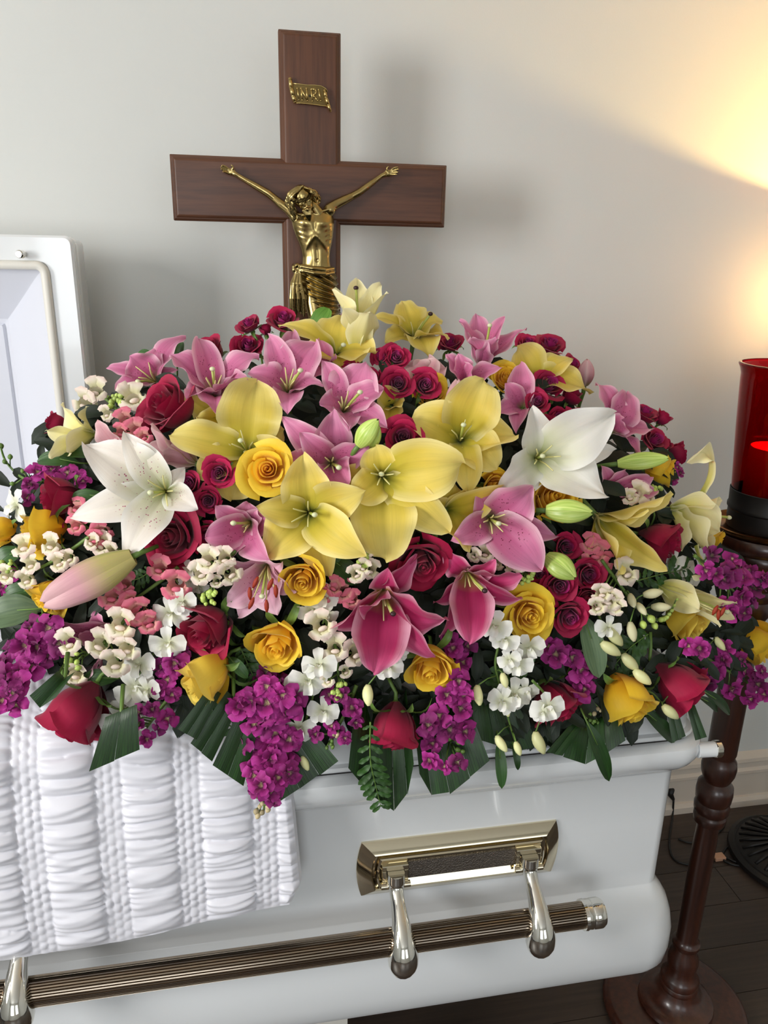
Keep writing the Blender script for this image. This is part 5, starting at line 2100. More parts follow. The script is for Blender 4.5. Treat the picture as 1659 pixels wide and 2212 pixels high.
# ------------------------------------------------------------------ lilies
Y, C, P, B, D, DP, W = 'lily_yellow', 'lily_cream', 'lily_pink', 'lily_blush', 'lily_dusty', 'lily_deep', 'lily_white'
lily('yellow_lily', C, 'upright pale yellow trumpet lily, highest bloom in front of the crucifix', (778, 770), (0.0, -1, .25),
     [(722, 622, 66, .02), (771, 600, 62, -.03), (822, 612, 62, -.01), (838, 632, 50, .03), (742, 662, 70, .055), (800, 676, 66, .06)], lift=.01, stamens=0, pistil=(769, 622, .01), stig='stigma_dark', bulge=.16, cup=.55)
lily('yellow_lily', Y, 'yellow lily with a long sideways petal below the green leaf and trumpet lily', (725, 770), (0.1, -.5, .7),
     [(602, 706, 56, .03), (738, 690, 100, -.02), (655, 755, 60, .0), (745, 800, 120, .05), (815, 760, 90, .03)], lift=.0, stamens=0, pistil=(742, 745, .05), ruffle=.07)
lily('yellow_lily', Y, 'yellow lily with dark-tipped pistil at the top of the spray', (893, 735), (0.12, -.75, .6),
     [(798, 692, 42, .03), (866, 655, 70, -.02), (957, 692, 72, .0), (968, 735, 70, .03), (930, 775, 72, .05), (832, 742, 60, .04)], lift=.015, pistil=(930, 678, .035), stig='stigma_dark', stamens=2, ruffle=.09)
lily('yellow_lily', Y, 'yellow lily with one broad upright petal above the golden rose', (537, 978), (0.0, -.2, 1),
     [(556, 818, 128, .02), (368, 942, 78, .03), (612, 930, 80, .0), (428, 1032, 76, .03), (500, 1082, 110, .03), (625, 985, 70, .03)], lift=.01, stamens=4, sharp=.3, point=.60, bulge=.24)
lily('yellow_lily', Y, 'yellow lily mostly hidden under the cupped pink lily', (498, 905), (-.3, .2, .8), [(403, 848, 66, .03), (425, 900, 60, .04), (470, 925, 70, .04)], lift=-.005, fil=False, ruffle=.08)
lily('yellow_lily', Y, 'yellow lily with a tall folded petal between white lily and spray roses', (993, 955), (0.0, -.35, 1),
     [(1042, 822, 112, .04), (886, 902, 95, .03), (1116, 942, 84, .02), (1072, 1014, 92, .04), (1012, 1064, 66, .05), (945, 880, 70, .0)], lift=.012, stamens=4, sharp=.3, point=.60, bulge=.30, cup=.35)
lily('yellow_lily', Y, 'largest yellow lily at the centre of the spray with broad rounded petals', (824, 1027), (0.0, .05, 1),
     [(1000, 1000, 128, .045), (812, 962, 76, .03), (832, 1210, 132, .03), (766, 1080, 78, .045), (972, 1152, 82, .02), (720, 1040, 60, .0)], lift=.035, stamens=6, pistil=(824, 1024, .03), sharp=.3, point=.60, bulge=.30, cup=.2)
lily('yellow_lily', Y, 'crumpled yellow lily between the large yellow lily and the open pink lily', (962, 1100), (.3, .2, .8),
     [(1010, 1192, 84, .04), (925, 1120, 70, .03), (1088, 1048, 64, .02), (1036, 1052, 60, .0), (975, 1030, 70, .0)], lift=.01, fil=False, ruffle=.09)
lily('yellow_lily', Y, 'star-shaped yellow lily facing out above the small golden rose', (668, 1107), (0.0, .05, 1),
     [(656, 978, 100, .03), (553, 1095, 66, .045), (572, 1204, 108, .03), (792, 1204, 92, .045), (788, 1060, 92, .03), (710, 1248, 84, .01)], lift=.03, stamens=5, pistil=(680, 1112, .05), bulge=.30)
lily('yellow_lily', Y, 'wilted yellow lily turned away, under the lime lily bud', (1283, 1108), (.35, .55, .35),
     [(1450, 1062, 86, .02), (1340, 1242, 92, .03), (1442, 1232, 66, .01), (1246, 1214, 50, .0), (1402, 1104, 46, .05)], lift=.03, fil=False, bulge=.16, cup=.5)
lily('yellow_lily', C, 'pale yellow trumpet lily with a curled-back petal next to the candle stand', (1442, 1100), (1, .2, .2),
     [(1556, 1075, 90, .0), (1552, 1150, 96, .04), (1522, 1206, 92, .03), (1540, 1188, 80, -.02), (1470, 1190, 50, .03)], lift=.02, fil=True, stamens=2, pistil=(1575, 1118, .0), bulge=.16, cup=.55,
     curls=[([(1500, 1075, .0), (1548, 1040, .02), (1545, 930, .03), (1484, 1000, .05)], 46), ([(1500, 1180, .03), (1512, 1215, .04), (1530, 1250, .05), (1494, 1244, .05)], 26)])
lily('yellow_lily', C, 'half-open pale lily with dark anthers above the lemon rose', (1418, 1262), (.85, .4, .3),
     [(1592, 1300, 52, .02), (1512, 1318, 62, .05), (1588, 1338, 48, .0), (1556, 1354, 44, .03)], lift=.025, stamens=3, anthers=[(1545, 1318), (1552, 1328), (1560, 1322)], pistil=(1570, 1322, .04), bulge=.14, cup=.5)
lily('yellow_lily', C, 'faded yellow lily leaning towards the open lid', (210, 938), (-.8, .3, .5),
     [(140, 870, 74, -.01), (98, 930, 60, .02), (106, 990, 46, .05), (150, 978, 62, .05), (190, 878, 56, -.02)], lift=.02, stamens=4, bulge=.22, cup=.4, ruffle=.08)
lily('yellow_lily', Y, 'yellow lily half hidden behind the clustered spray roses at the top', (1150, 830), (.1, -.5, .6), [(1118, 752, 86, .0), (1278, 850, 82, .0), (1236, 778, 56, -.02), (1085, 800, 60, .0)], lift=.0, fil=False)
lily('yellow_lily', Y, 'single yellow lily petals behind the trumpet lily next to spray rose pair', (845, 880), (0, -.3, .9), [(826, 835, 50, .02), (868, 880, 46, .03), (835, 930, 56, .03), (795, 905, 40, .0)], lift=.005, fil=False, ruffle=.08)

lily('pink_lily', P, 'pink lily closest to the open lid, reaching out over the cream florets', (338, 828), (-.3, -.45, .8),
     [(231, 797, 36, .02), (247, 842, 60, .04), (283, 770, 76, .03), (345, 752, 50, -.01), (402, 728, 56, -.03), (385, 800, 40, .0)], lift=.01, pistil=(298, 824, .06), stamens=4, stig='stigma')
lily('pink_lily', P, 'cupped pink lily with long upright petals above the yellow petal', (465, 862), (0.05, -.75, .6),
     [(366, 772, 88, .01), (428, 728, 62, -.03), (560, 772, 88, -.01), (400, 858, 60, .06), (536, 822, 56, .06), (468, 892, 76, .06)], lift=.02, stamens=5, bulge=.26, cup=.35)
lily('pink_lily', P, 'open pink lily below the crucifix with a green pistil', (622, 850), (.1, -.5, .85),
     [(580, 724, 60, .0), (682, 734, 92, -.01), (533, 806, 68, .03), (698, 836, 58, .04), (622, 894, 62, .06), (632, 712, 56, -.04)], lift=.02, pistil=(649, 800, .05), stamens=6, ruffle=.08)
lily('pink_lily', P, 'pink lily with spotted throat below the yellow trumpet lily', (740, 892), (.2, -.4, .85),
     [(696, 780, 52, .0), (790, 788, 106, .0), (830, 838, 62, .02), (838, 926, 62, .04), (690, 872, 66, .04), (752, 932, 56, .06)], lift=.02, pistil=(778, 847, .055), stamens=5, ruffle=.08)
lily('pink_lily', P, 'double pink lily in the middle, just above the star-shaped yellow lily', (716, 1000), (.1, .1, 1),
     [(720, 886, 82, .02), (608, 898, 62, .02), (606, 984, 48, .02), (796, 964, 60, .03), (752, 1050, 76, .05), (704, 1064, 62, .05), (648, 934, 60, .05)], lift=.02, pistil=(732, 1010, .06), stamens=5, ruffle=.09)
lily('pink_lily', P, 'ruffled pink lily standing up at the top behind the folded yellow petal', (1042, 800), (.05, -1, .35),
     [(993, 690, 56, .0), (1026, 680, 56, -.02), (1090, 682, 36, -.02), (1138, 712, 60, -.01), (1020, 728, 56, .05), (1072, 730, 50, .05)], lift=.01, pistil=(1058, 703, .01), stamens=2, ruffle=.10, bulge=.2)
lily('pink_lily', P, 'small ruffled pink lily tucked under the taller one at the top', (1005, 835), (0, -.5, .8), [(962, 768, 44, .02), (988, 766, 44, .02), (1084, 795, 44, .02), (1020, 790, 50, .04)], lift=.01, fil=False, ruffle=.1)
lily('pink_lily', P, 'pink lily petals leaning on the white lily beside the purple-hearted spray rose', (1128, 885), (-.2, -.4, .8), [(1125, 784, 56, .0), (1092, 828, 42, .02), (1076, 892, 50, .03), (1114, 936, 40, .05), (1150, 840, 40, .0)], lift=.0, fil=False, ruffle=.08)
lily('pink_lily', P, 'pink lily behind the white lily on the candle side of the spray', (1318, 935), (.45, -.5, .6),
     [(1286, 830, 68, .0), (1355, 844, 74, -.01), (1408, 930, 70, .0), (1384, 1006, 42, .04), (1345, 905, 50, .03)], lift=.005, fil=False, ruffle=.07)
lily('pink_lily', P, 'dusky pink lily petals below the green bud on the candle side', (1305, 1062), (.5, .0, .7), [(1352, 1014, 54, .01), (1408, 1030, 48, .0), (1346, 1072, 48, .03), (1420, 1060, 44, .0), (1298, 1005, 40, .02)], lift=-.005, fil=False, ruffle=.06)
lily('pink_lily', P, 'pink lily facing sideways beneath the small spray roses and above the blush lily', (545, 1128), (-.35, .25, .85),
     [(468, 1092, 56, .02), (442, 1162, 72, .05), (583, 1210, 68, .05), (590, 1120, 60, .02), (535, 1084, 72, .01), (490, 1206, 60, .02)], lift=.02, pistil=(504, 1130, .06), stamens=5, cup=.35)
lily('pink_lily', B, 'blush pink lily with rust-red anthers below the sideways pink lily', (579, 1216), (-.15, .55, .8),
     [(494, 1210, 50, .03), (490, 1306, 70, .03), (514, 1334, 56, .02), (602, 1326, 76, .03), (640, 1280, 52, .03), (610, 1214, 50, .04)], lift=.025,
     pistil=(566, 1288, .05), stamens=6, anthers=[(552, 1258), (540, 1282), (543, 1303), (576, 1309), (584, 1262), (596, 1277)], bulge=.26)
lily('pink_lily', P, 'wide-open pink lily over the two deep pink ones', (1056, 1119), (.1, .15, 1),
     [(1154, 1050, 100, .03), (1032, 1060, 60, .02), (974, 1168, 66, .04), (1172, 1234, 100, .04), (1204, 1158, 56, .01), (1092, 1216, 60, .0)], lift=.03, pistil=(1077, 1131, .06), stamens=6, cup=.3)
lily('pink_lily', DP, 'deep pink lily hanging open towards the front, over a golden rose', (827, 1272), (0, .6, .8),
     [(898, 1196, 56, .0), (708, 1354, 76, .03), (806, 1452, 118, .045), (968, 1338, 100, .03), (940, 1416, 62, .02), (776, 1312, 60, .06), (838, 1226, 60, .03)], lift=.035, pistil=(849, 1326, .06), stig='stigma_dark', stamens=4, cup=.35)
lily('pink_lily', DP, 'deep pink lily beside it, next to the golden rose with orchids below', (1007, 1232), (.1, .6, .8),
     [(960, 1186, 56, .02), (936, 1300, 56, .02), (1013, 1388, 92, .045), (1125, 1240, 76, .03), (1130, 1294, 56, .01), (948, 1374, 50, .0), (1070, 1208, 50, .04)], lift=.03, pistil=(1047, 1276, .06), stig='stigma_dark', stamens=3, cup=.35)
lily('pink_lily', P, 'pink lily petals under the long pink lily bud', (240, 1350), (-.3, .4, .7), [(104, 1336, 66, .03), (170, 1370, 60, .04), (205, 1320, 50, .02)], lift=.0, fil=False)
lily('pink_lily', B, 'single pink petal pointing down beside the cream snapdragon tip', (222, 1408), (-.2, .7, .6), [(186, 1470, 50, .03), (232, 1462, 40, .02)], lift=.015, fil=False)
lily('pink_lily', D, 'withered dusty pink lily between crimson rose and white spotted lily', (428, 1003), (-.9, -.4, .3), [(326, 915, 50, .02), (352, 982, 66, .03), (322, 962, 50, .0), (372, 935, 56, -.01)], lift=.02, fil=False, bulge=.18, cup=.5)
lily('pink_lily', D, 'dusty pink lily peeking out between the faded yellow and the white spotted lily', (275, 990), (-.5, -.4, .6), [(214, 908, 50, .02), (252, 945, 44, .02), (205, 968, 44, .02), (290, 945, 50, .0)], lift=.0, fil=False)
lily('pink_lily', P, 'small pink lily petals between the two open pink lilies under the crucifix', (702, 800), (.1, -.5, .7), [(690, 732, 40, .0), (726, 774, 40, .03), (672, 818, 40, .04)], lift=.005, fil=False)
lily('pink_lily', D, 'shaded mauve lily behind the pair of spray roses at the top', (918, 825), (0, -.5, .7), [(876, 786, 60, .0), (964, 792, 56, .0), (926, 770, 56, -.01)], lift=-.005, fil=False)

lily('white_lily', 'lily_white_spot', 'large white lily with pink-freckled petals on the throw side', (360, 1062), (.15, .0, 1),
     [(180, 956, 112, .03), (268, 932, 72, .03), (428, 1100, 62, .05), (152, 1118, 74, .03), (266, 1210, 88, .045), (400, 1010, 40, .0)], lift=.04, pistil=(325, 1064, .055), stamens=5, bulge=.26, ruffle=.06)
lily('white_lily', W, 'clean white lily above the golden rose on the candle side', (1156, 990), (.15, .0, 1),
     [(1150, 876, 72, .03), (1074, 1060, 78, .05), (1332, 890, 112, .045), (1310, 1074, 104, .035), (1328, 972, 66, .0), (1140, 1070, 50, .02)], lift=.035, pistil=(1172, 985, .05), stamens=5, bulge=.26)

lily_bud('lily_bud', 'bud_green', 'lime green lily bud leaning beside the spotted pink lily', (775, 962), (815, 908), 44, .045)
lily_bud('lily_bud', 'bud_green', 'second, slimmer green bud tucked behind the leaning one', (800, 968), (818, 922), 30, .03)
lily_bud('lily_bud', 'bud_green', 'fat lime lily bud lying across the golden rose under the white lily', (1180, 1103), (1276, 1108), 52, .055, stem_to=(1152, 1112))
lily_bud('lily_bud', 'bud_green', 'lime lily bud pointing down between the purple spray roses', (1180, 1202), (1240, 1248), 52, .05, stem_to=(1165, 1185))
lily_bud('lily_bud', 'bud_green', 'long green lily bud over the golden petals near the outermost spray roses', (1334, 1002), (1440, 991), 38, .04)
lily_bud('lily_bud', 'bud_pink', 'large closed pink lily bud with green ribs beside the half-hidden yellow rose', (288, 1202), (100, 1300), 84, .06, stem_to=(340, 1180), open_tip=.5)
lily_bud('lily_bud', 'lily_dusty', 'peach lily bud at the top edge beside the back spray roses', (1262, 832), (1268, 778), 36, .0)
lily_bud('lily_bud', 'lily_dusty', 'closed mauve lily bud inside the folded yellow petal', (985, 905), (988, 822), 48, .0)
lily_bud('lily_bud', 'lily_pink', 'pink lily bud peeping behind the trumpet lily', (748, 720), (742, 676), 28, -.02)

# ------------------------------------------------------------------ roses
RG, YG, SG = 'large crimson roses', 'golden roses', 'small spray roses'


def red(label, c, r, ax, kind='open', **k):
    return rose('red_rose', kind, 'rose_red', 'rose_red', label, c, r, ax, group=RG, **k)


def yel(label, c, r, ax, kind='tea', mat='rose_yellow', **k):
    return rose('yellow_rose', kind, mat, mat, label, c, r, ax, group=YG, **k)


def spr(label, c, r, ax=(0, -.2, 1), kind='spray', **k):
    return rose('spray_rose', kind, 'spray_red', 'spray_core' if kind == 'spray' else 'spray_red', label, c, r, ax, group=SG, **k)


red('crimson rose below the outermost pink lilies, open to the side', (362, 878), 62, (-.55, -.35, .8), 'tea', lift=.03)
red('crimson rose facing the open lid beside a tuft of purple stock', (124, 1075), 54, (-.85, .1, .5), 'tea', lift=.025)
red('fully open crimson rose under the white spotted lily', (370, 1160), 60, (-.25, .05, 1), 'open', lift=.014)
red('crimson rose above the buttery tilted yellow rose', (447, 1360), 62, (-.45, .45, .75), 'tea', lift=.03)
red('crimson rose between the large yellow lily and the deep pink lilies', (912, 1214), 52, (.1, .45, .9), 'open', stretch=1.2, lift=.015)
red('large closed crimson rose hanging onto the white throw', (165, 1545), 70, (-.42, .80, .32), 'bell', lift=.03, stem=(245, 1440), roll=.3)
red('drooping red rose on a thick stem over the front rim between stocks', (854, 1578), 56, (-.02, 1, .28), 'bell', lift=.035, stem=(838, 1462), roll=1.0)
red('red rose with a white orchid bloom in front of it', (1204, 1520), 58, (.5, .7, .45), 'tea', lift=.02, stem=(1150, 1430), roll=.8)
red('red rose leaning over the lid corner on a thick green stem', (1472, 1482), 60, (.7, .6, .38), 'bell', lift=.02, stem=(1405, 1365), roll=2.0)
red('dark crimson rose under the wilted yellow lily by the trumpet lily', (1432, 1168), 48, (.8, .25, .5), 'bell', lift=.01)
red('small crimson rose behind the faded yellow lily by the open lid', (118, 914), 26, (-.8, -.3, .4), 'bell', lift=-.005)
red('shaded crimson rose behind the cupped pink lily at the top edge', (454, 760), 34, (-.2, -.6, .6), 'bell', lift=-.02)

yel('golden rose in front of the broad yellow lily petal', (579, 1014), 50, (0, -.05, 1), 'open', lift=.045)
yel('golden rose below the star-shaped yellow lily', (655, 1252), 48, (0, .3, 1), 'tea', lift=.035, stretch=1.1)
yel('golden rose in the dark gap right under the blush lily', (600, 1390), 56, (-.1, .5, .85), 'tea', lift=.03)
yel('buttery tilted yellow rose above the cut palm leaves on the throw', (442, 1468), 60, (-.55, .58, .5), 'bell', 'rose_lemon', lift=.04, stem=(520, 1400), roll=.5)
yel('golden rose directly below the hanging deep pink lily', (930, 1440), 54, (-.05, .5, .85), 'tea', lift=.03, stretch=1.1)
yel('golden rose between the deep pink lily and the purple spray roses', (1142, 1328), 50, (.2, .15, 1), 'open', lift=.035)
yel('golden rose under the fat lime bud and the clean white lily', (1194, 1076), 56, (.15, -.2, .9), 'tea', lift=.015)
yel('small golden rose half hidden behind the open pink lily tip', (1070, 1050), 34, (.3, .1, .9), 'tea', lift=.012)
yel('golden rose shaded behind two spray roses near the top', (928, 850), 38, (.1, -.2, .9), 'tea', lift=-.005)
yel('golden rose peeping out below the back yellow lily', (1092, 818), 34, (.0, -.3, .9), 'tea', lift=-.008)
yel('lemon rose under the half-open pale lily', (1488, 1340), 54, (.6, .5, .6), 'tea', 'rose_lemon', lift=.03, roll=.2)
yel('golden rose hanging over the lid between the two red roses', (1356, 1514), 58, (.32, .75, .5), 'bell', lift=.035, stem=(1300, 1430), roll=1.1)
yel('golden rose at the very edge of the frame above the purple stock', (1634, 1390), 50, (.75, .5, .45), 'bell', lift=.02, stem=(1565, 1340), roll=.6)
yel('yellow rose facing the open lid with snapdragon florets before it', (85, 1150), 52, (-.8, .2, .5), 'bell', lift=.025)
yel('yellow rose half hidden behind the large pink lily bud', (104, 1288), 44, (-.5, .6, .5), 'tea', lift=.025)
yel('yellow rose cut by the frame edge beside the orchid floret', (2, 1150), 34, (-.8, .2, .5), 'bell', lift=.01)
yel('amber rose below the long green bud on the candle side', (1432, 1018), 34, (.8, .1, .4), 'bell', lift=.0)
yel('yellow rose peeping out beneath the pale trumpet lily', (1543, 1168), 26, (.7, .4, .4), 'tea', lift=-.01)

spr('spray rose at the top edge, first towards the open lid', (537, 700), 23, (-.3, -.6, .6))
spr('small closed spray rose between two open ones below the crucifix arm', (573, 710), 16, (-.2, -.8, .4), 'closed')
spr('spray rose touching the crucifix foot at the top edge', (612, 690), 30, (.1, -.6, .8))
spr('purple-hearted spray rose just under the topmost three', (536, 748), 29, (.1, -.5, .8))
spr('spray rose on the yellow petals next to the golden rose', (474, 1022), 31, (0, 0, 1), lift=.03)
spr('dark spray rose touching the white spotted lily petal', (408, 1046), 27, (-.2, -.2, .9), lift=.02)
spr('cupped spray rose above the open crimson rose', (450, 1082), 26, (.1, .1, 1), lift=.025)
spr('spray rose between crimson rose and sideways pink lily', (455, 1158), 30, (-.2, .3, .9), lift=.01)
spr('left one of the touching spray rose pair under the topmost yellow lilies', (826, 770), 21, (-.4, -.3, .8), lift=.015)
spr('right one of the touching spray rose pair under the topmost yellow lilies', (855, 772), 26, (.2, -.2, 1), lift=.02)
spr('spray rose below the touching pair, next to the spotted pink lily', (860, 829), 30, (0, -.1, 1), lift=.03)
spr('spray rose in front of the shaded golden rose near the top', (918, 832), 29, (.2, -.1, 1), lift=.03)
spr('large spray rose lying on the broad petal of the central yellow lily', (871, 944), 37, (.05, -.1, 1), lift=.03)
spr('spray rose half hidden between yellow lily and ruffled pink lily at the top', (973, 740), 24, (0, -.5, .6), lift=-.02)
spr('spray rose behind the ruffled pink lily, at the top edge', (1142, 742), 22, (.1, -.5, .8), lift=-.01)
spr('topmost of the back spray rose cluster against the wall', (1188, 745), 30, (.2, -.6, .6), lift=-.005)
spr('lowest of the back spray rose cluster, in front of yellow petals', (1172, 776), 22, (-.1, -.2, .9), 'closed', lift=.005)
spr('outer spray rose of the back cluster next to the peach bud', (1238, 786), 20, (.5, -.4, .5), lift=-.01)
spr('purple-hearted spray rose beside the leaning pink petals', (1186, 832), 31, (.25, -.35, .9), 'spray', lift=.02)
spr('violet-hearted spray rose just above the clean white lily', (1160, 868), 24, (0, -.3, 1), lift=.02)
spr('egg-shaped closed spray rose in front of the back yellow petals', (1236, 852), 24, (.3, -.7, .5), 'closed', lift=.01)
spr('spray rose in the shaded row above the white lily petal', (1210, 905), 24, (.0, -.2, 1), lift=.0)
spr('spray rose at the end of the shaded row, touching the pink lily', (1250, 908), 25, (.3, -.4, .8), lift=.0)
spr('partly hidden spray rose at the start of the shaded row behind the white petal', (1184, 918), 20, (.0, -.2, 1), lift=-.005)
spr('outlying spray rose against the wall, highest on the candle side', (1392, 892), 28, (.3, -.7, .5), lift=.0)
spr('smaller closed spray rose next to the outlying one against the wall', (1434, 902), 20, (.5, -.7, .4), 'closed', lift=.0)
spr('dark spray rose behind the pink lily tip on the candle side', (1414, 950), 28, (.3, -.3, .7), lift=-.01)
spr('spray rose facing the red candle, above the long green bud', (1466, 978), 25, (.9, -.1, .3), 'closed', lift=.0)
spr('tiny spray rose between the two outer dark ones above the green bud', (1438, 960), 16, (.3, -.4, .7), 'closed', lift=.0)
spr('spray rose just above the down-pointing lime bud', (1222, 1182), 29, (.2, -.1, 1), lift=.0)
spr('violet spray rose below the down-pointing lime bud', (1208, 1264), 35, (-.05, .1, 1), lift=.03)
spr('dark violet spray rose beside the lime bud tip', (1272, 1240), 31, (.2, .1, 1), lift=.02)
spr('shaded spray rose next to the golden rose with curled rim', (1172, 1280), 28, (-.4, .2, .8), lift=.01)
spr('spray rose with paler outer petals near the snapdragon stem', (1268, 1292), 29, (.2, .2, .9), 'tea', lift=.025)
spr('lowest violet spray rose above the grey-green leaf', (1230, 1332), 36, (.1, .3, .9), lift=.03)
spr('small spray rose touching the open pink lily petal', (1166, 1240), 20, (0, 0, 1), lift=.0)
spr('spray rose hidden between pink lily and the yellow trumpet', (806, 816), 20, (0, -.2, .9), lift=-.01)
spr('small spray rose tucked under the yellow bowl-shaped petals', (756, 797), 18, (0, -.2, .9), lift=.0)

# ------------------------------------------------------------------ stock (purple), snapdragon, orchid
KG, NG, OG = 'purple stock stems', 'snapdragon stems', 'white orchid sprays'


def stock(label, fl, stem, size=30, buds=(), lift=.005, **k):
    return spike('stock_stem', label, fl, STOCK, size * .92, stem, 'flower', lift, KG, buds, **k)


def gbuds(cx, cy, n, r, size, mesh, seed, ax=(0, .7, .5)):
    rnd = random.Random(seed)
    return [(cx + rnd.uniform(-r, r), cy + rnd.uniform(-r, r), size * rnd.uniform(.8, 1.2), mesh, (ax[0] + rnd.uniform(-.5, .5), ax[1] + rnd.uniform(-.3, .3), ax[2])) for _ in range(n)]


stock('long purple stock hanging over the front edge between throw and rim', cluster(578, 1522, 62, 42, 9, 1) + cluster(572, 1600, 66, 50, 10, 2) + cluster(575, 1672, 50, 40, 8, 3, .75, .95) + cluster(570, 1718, 32, 16, 3, 4, .6, .7),
      [(600, 1470), (590, 1540), (580, 1620), (572, 1690), (570, 1750)], 34, gbuds(570, 1748, 7, 16, 13, BUD_P, 1) + gbuds(568, 1730, 5, 12, 10, BUD_G, 2), lift=.03)
stock('purple stock with a green bud tip next to the drooping red rose', [(990, 1470, 1.0), (1000, 1500, .9), (950, 1545, 1), (994, 1530, 1), (925, 1566, .9), (970, 1575, 1.1), (1005, 1580, .95), (935, 1605, .8), (928, 1642, .8), (988, 1646, .8), (965, 1500, .9), (960, 1655, .6)],
      [(975, 1450), (970, 1520), (960, 1570), (978, 1615)], 31, gbuds(982, 1612, 9, 16, 13, BUD_G, 5, (.4, -.3, .6)), lift=.03)
stock('slender purple stock between the orchid bloom and the drooping red rose', [(760, 1528, 1.05), (712, 1500, .9), (740, 1502, .8), (716, 1568, .75), (745, 1594, .7), (682, 1586, .7), (730, 1580, .7), (768, 1560, .7)],
      [(770, 1480), (750, 1530), (728, 1575), (712, 1608)], 27, gbuds(712, 1606, 6, 12, 9, BUD_G, 6) + gbuds(735, 1600, 3, 18, 10, BUD_P, 7), lift=.025)
stock('short purple stock tip beside the palm leaf on the throw', [(300, 1538, .8), (330, 1532, .8), (362, 1552, 1.0), (318, 1596, .85), (345, 1570, .7), (300, 1565, .6)], [(370, 1500), (340, 1540), (310, 1580)], 26, gbuds(296, 1566, 6, 10, 9, BUD_G, 8), lift=.03)
stock('purple stock between crimson rose and tilted yellow rose', [(378, 1432, 1.1), (350, 1440, .9), (362, 1468, .9), (345, 1490, .8), (390, 1412, .8), (372, 1500, .8)], [(410, 1400), (375, 1440), (350, 1500)], 29, lift=.01)
stock('purple stock spilling over the frame edge above the throw', cluster(88, 1392, 48, 40, 7, 11) + cluster(38, 1440, 44, 42, 7, 12) + cluster(22, 1502, 34, 30, 5, 13, .8, 1), [(130, 1340), (80, 1400), (40, 1460), (20, 1520)], 33, lift=.02)
stock('purple stock tuft above the rose that faces the open lid', [(82, 1020, .9), (112, 1016, .9), (146, 1022, 1), (66, 1046, .8), (60, 1075, .7), (172, 1030, .7), (180, 1040, .7)], [(190, 1060), (120, 1040), (55, 1035), (15, 1000), (2, 968)], 27,
      [(4, 966, 14, BUD_G, (-.2, -.8, .3)), (22, 990, 13, BUD_G, (.1, -.8, .3)), (12, 1000, 12, BUD_G, (-.4, -.6, .3)), (30, 1045, 12, BUD_G, (-.8, 0, .3)), (50, 1020, 11, BUD_G, (-.2, -.8, .3)), (60, 1018, 10, BUD_G, (.2, -.8, .3))], lift=.0)
stock('purple stock in front of the candle stand column', cluster(1552, 1218, 36, 36, 6, 14) + cluster(1596, 1258, 44, 36, 7, 15) + cluster(1596, 1306, 40, 20, 5, 16, .75, .95) + [(1648, 1250, .9)], [(1500, 1200), (1560, 1250), (1620, 1320)], 25, lift=.09)
stock('purple stock stretching past the lid corner under the edge yellow rose', [(1543, 1452, 1), (1510, 1400, 1), (1487, 1396, .8), (1565, 1402, .9), (1607, 1448, 1), (1636, 1478, 1), (1622, 1510, .8), (1580, 1488, 1), (1560, 1425, .8), (1650, 1500, .7), (1530, 1475, .8), (1600, 1425, .7), (1645, 1450, .7)], [(1480, 1380), (1540, 1430), (1600, 1465), (1650, 1500)], 27, lift=.06)
stock('purple stock between golden rose and grey-green leaf', [(1200, 1412, 1.1), (1235, 1420, .9), (1185, 1395, .8), (1254, 1446, 1), (1262, 1488, .9), (1245, 1470, .8), (1270, 1465, .7)], [(1180, 1370), (1230, 1430), (1265, 1500), (1280, 1550)], 31, gbuds(1280, 1548, 9, 14, 11, BUD_G, 9) + gbuds(1290, 1530, 3, 10, 10, BUD_P, 10), lift=.008)
stock('dark purple florets in the gap beside the golden rose under the deep pink lily', [(978, 1400, 1), (1000, 1430, .9), (970, 1380, .8), (1010, 1395, .8)], [(1000, 1360), (985, 1420)], 28, lift=-.01)
stock('purple florets below the golden rose in the dark gap', [(575, 1450, .9), (603, 1470, .9), (555, 1470, .8), (625, 1490, .8)], [(590, 1430), (600, 1480)], 28, lift=.0)
stock('purple florets peeking out beside the grey-green leaf at the frame edge', [(8, 1265, .9), (28, 1240, .7), (14, 1300, .7), (5, 1225, .7)], [(40, 1240), (5, 1290)], 26, lift=.0)
stock('tiny purple florets behind the golden petals near the spray rose facing the candle', [(1462, 1010, .7), (1452, 1035, .7), (1470, 1022, .5)], [(1440, 1030), (1470, 1010)], 22, lift=-.01)


def snap(label, fl, stem, size=24, pink=False, buds=(), lift=.01, **k):
    return spike('snapdragon_stem', label, fl, SNAPP if pink else SNAPC, size * 1.2, stem, 'flower', lift, NG, buds, **k)


snap('cream snapdragon with green bud tip by the open lid', [(186, 872, 1.2), (208, 846, 1.1), (288, 862, 1.3), (232, 894, .7)], [(330, 950), (270, 900), (215, 850)], 25, buds=gbuds(252, 866, 12, 16, 15, BUD_S, 21, (0, -.5, .7)), lift=.02)
snap('peach snapdragon florets under the cream ones beside the crimson rose', [(272, 908, 1), (295, 930, 1), (262, 935, .8), (312, 945, .8)], [(330, 960), (280, 920)], 24, True, lift=.01)
snap('cream snapdragon spike lying over the yellow rose at the frame edge', [(54, 1182, 1.1), (112, 1178, 1.0), (68, 1220, .9), (58, 1252, .9), (14, 1242, .9), (128, 1215, .9), (150, 1205, .8)], [(205, 1150), (150, 1190), (90, 1225), (40, 1240), (0, 1215)], 24, buds=gbuds(12, 1222, 6, 14, 11, BUD_S, 22, (-.8, 0, .4)), lift=.035)
snap('cream and blush snapdragon spike with green tip above the hanging crimson rose', [(152, 1388, 1.1), (218, 1392, 1.2), (262, 1348, 1.3), (250, 1432, 1.2), (165, 1456, 1), (274, 1400, 1.1)], [(280, 1330), (235, 1375), (190, 1412), (155, 1430)], 26, buds=gbuds(157, 1424, 11, 19, 14, BUD_S, 23, (-.4, .4, .6)), lift=.035)
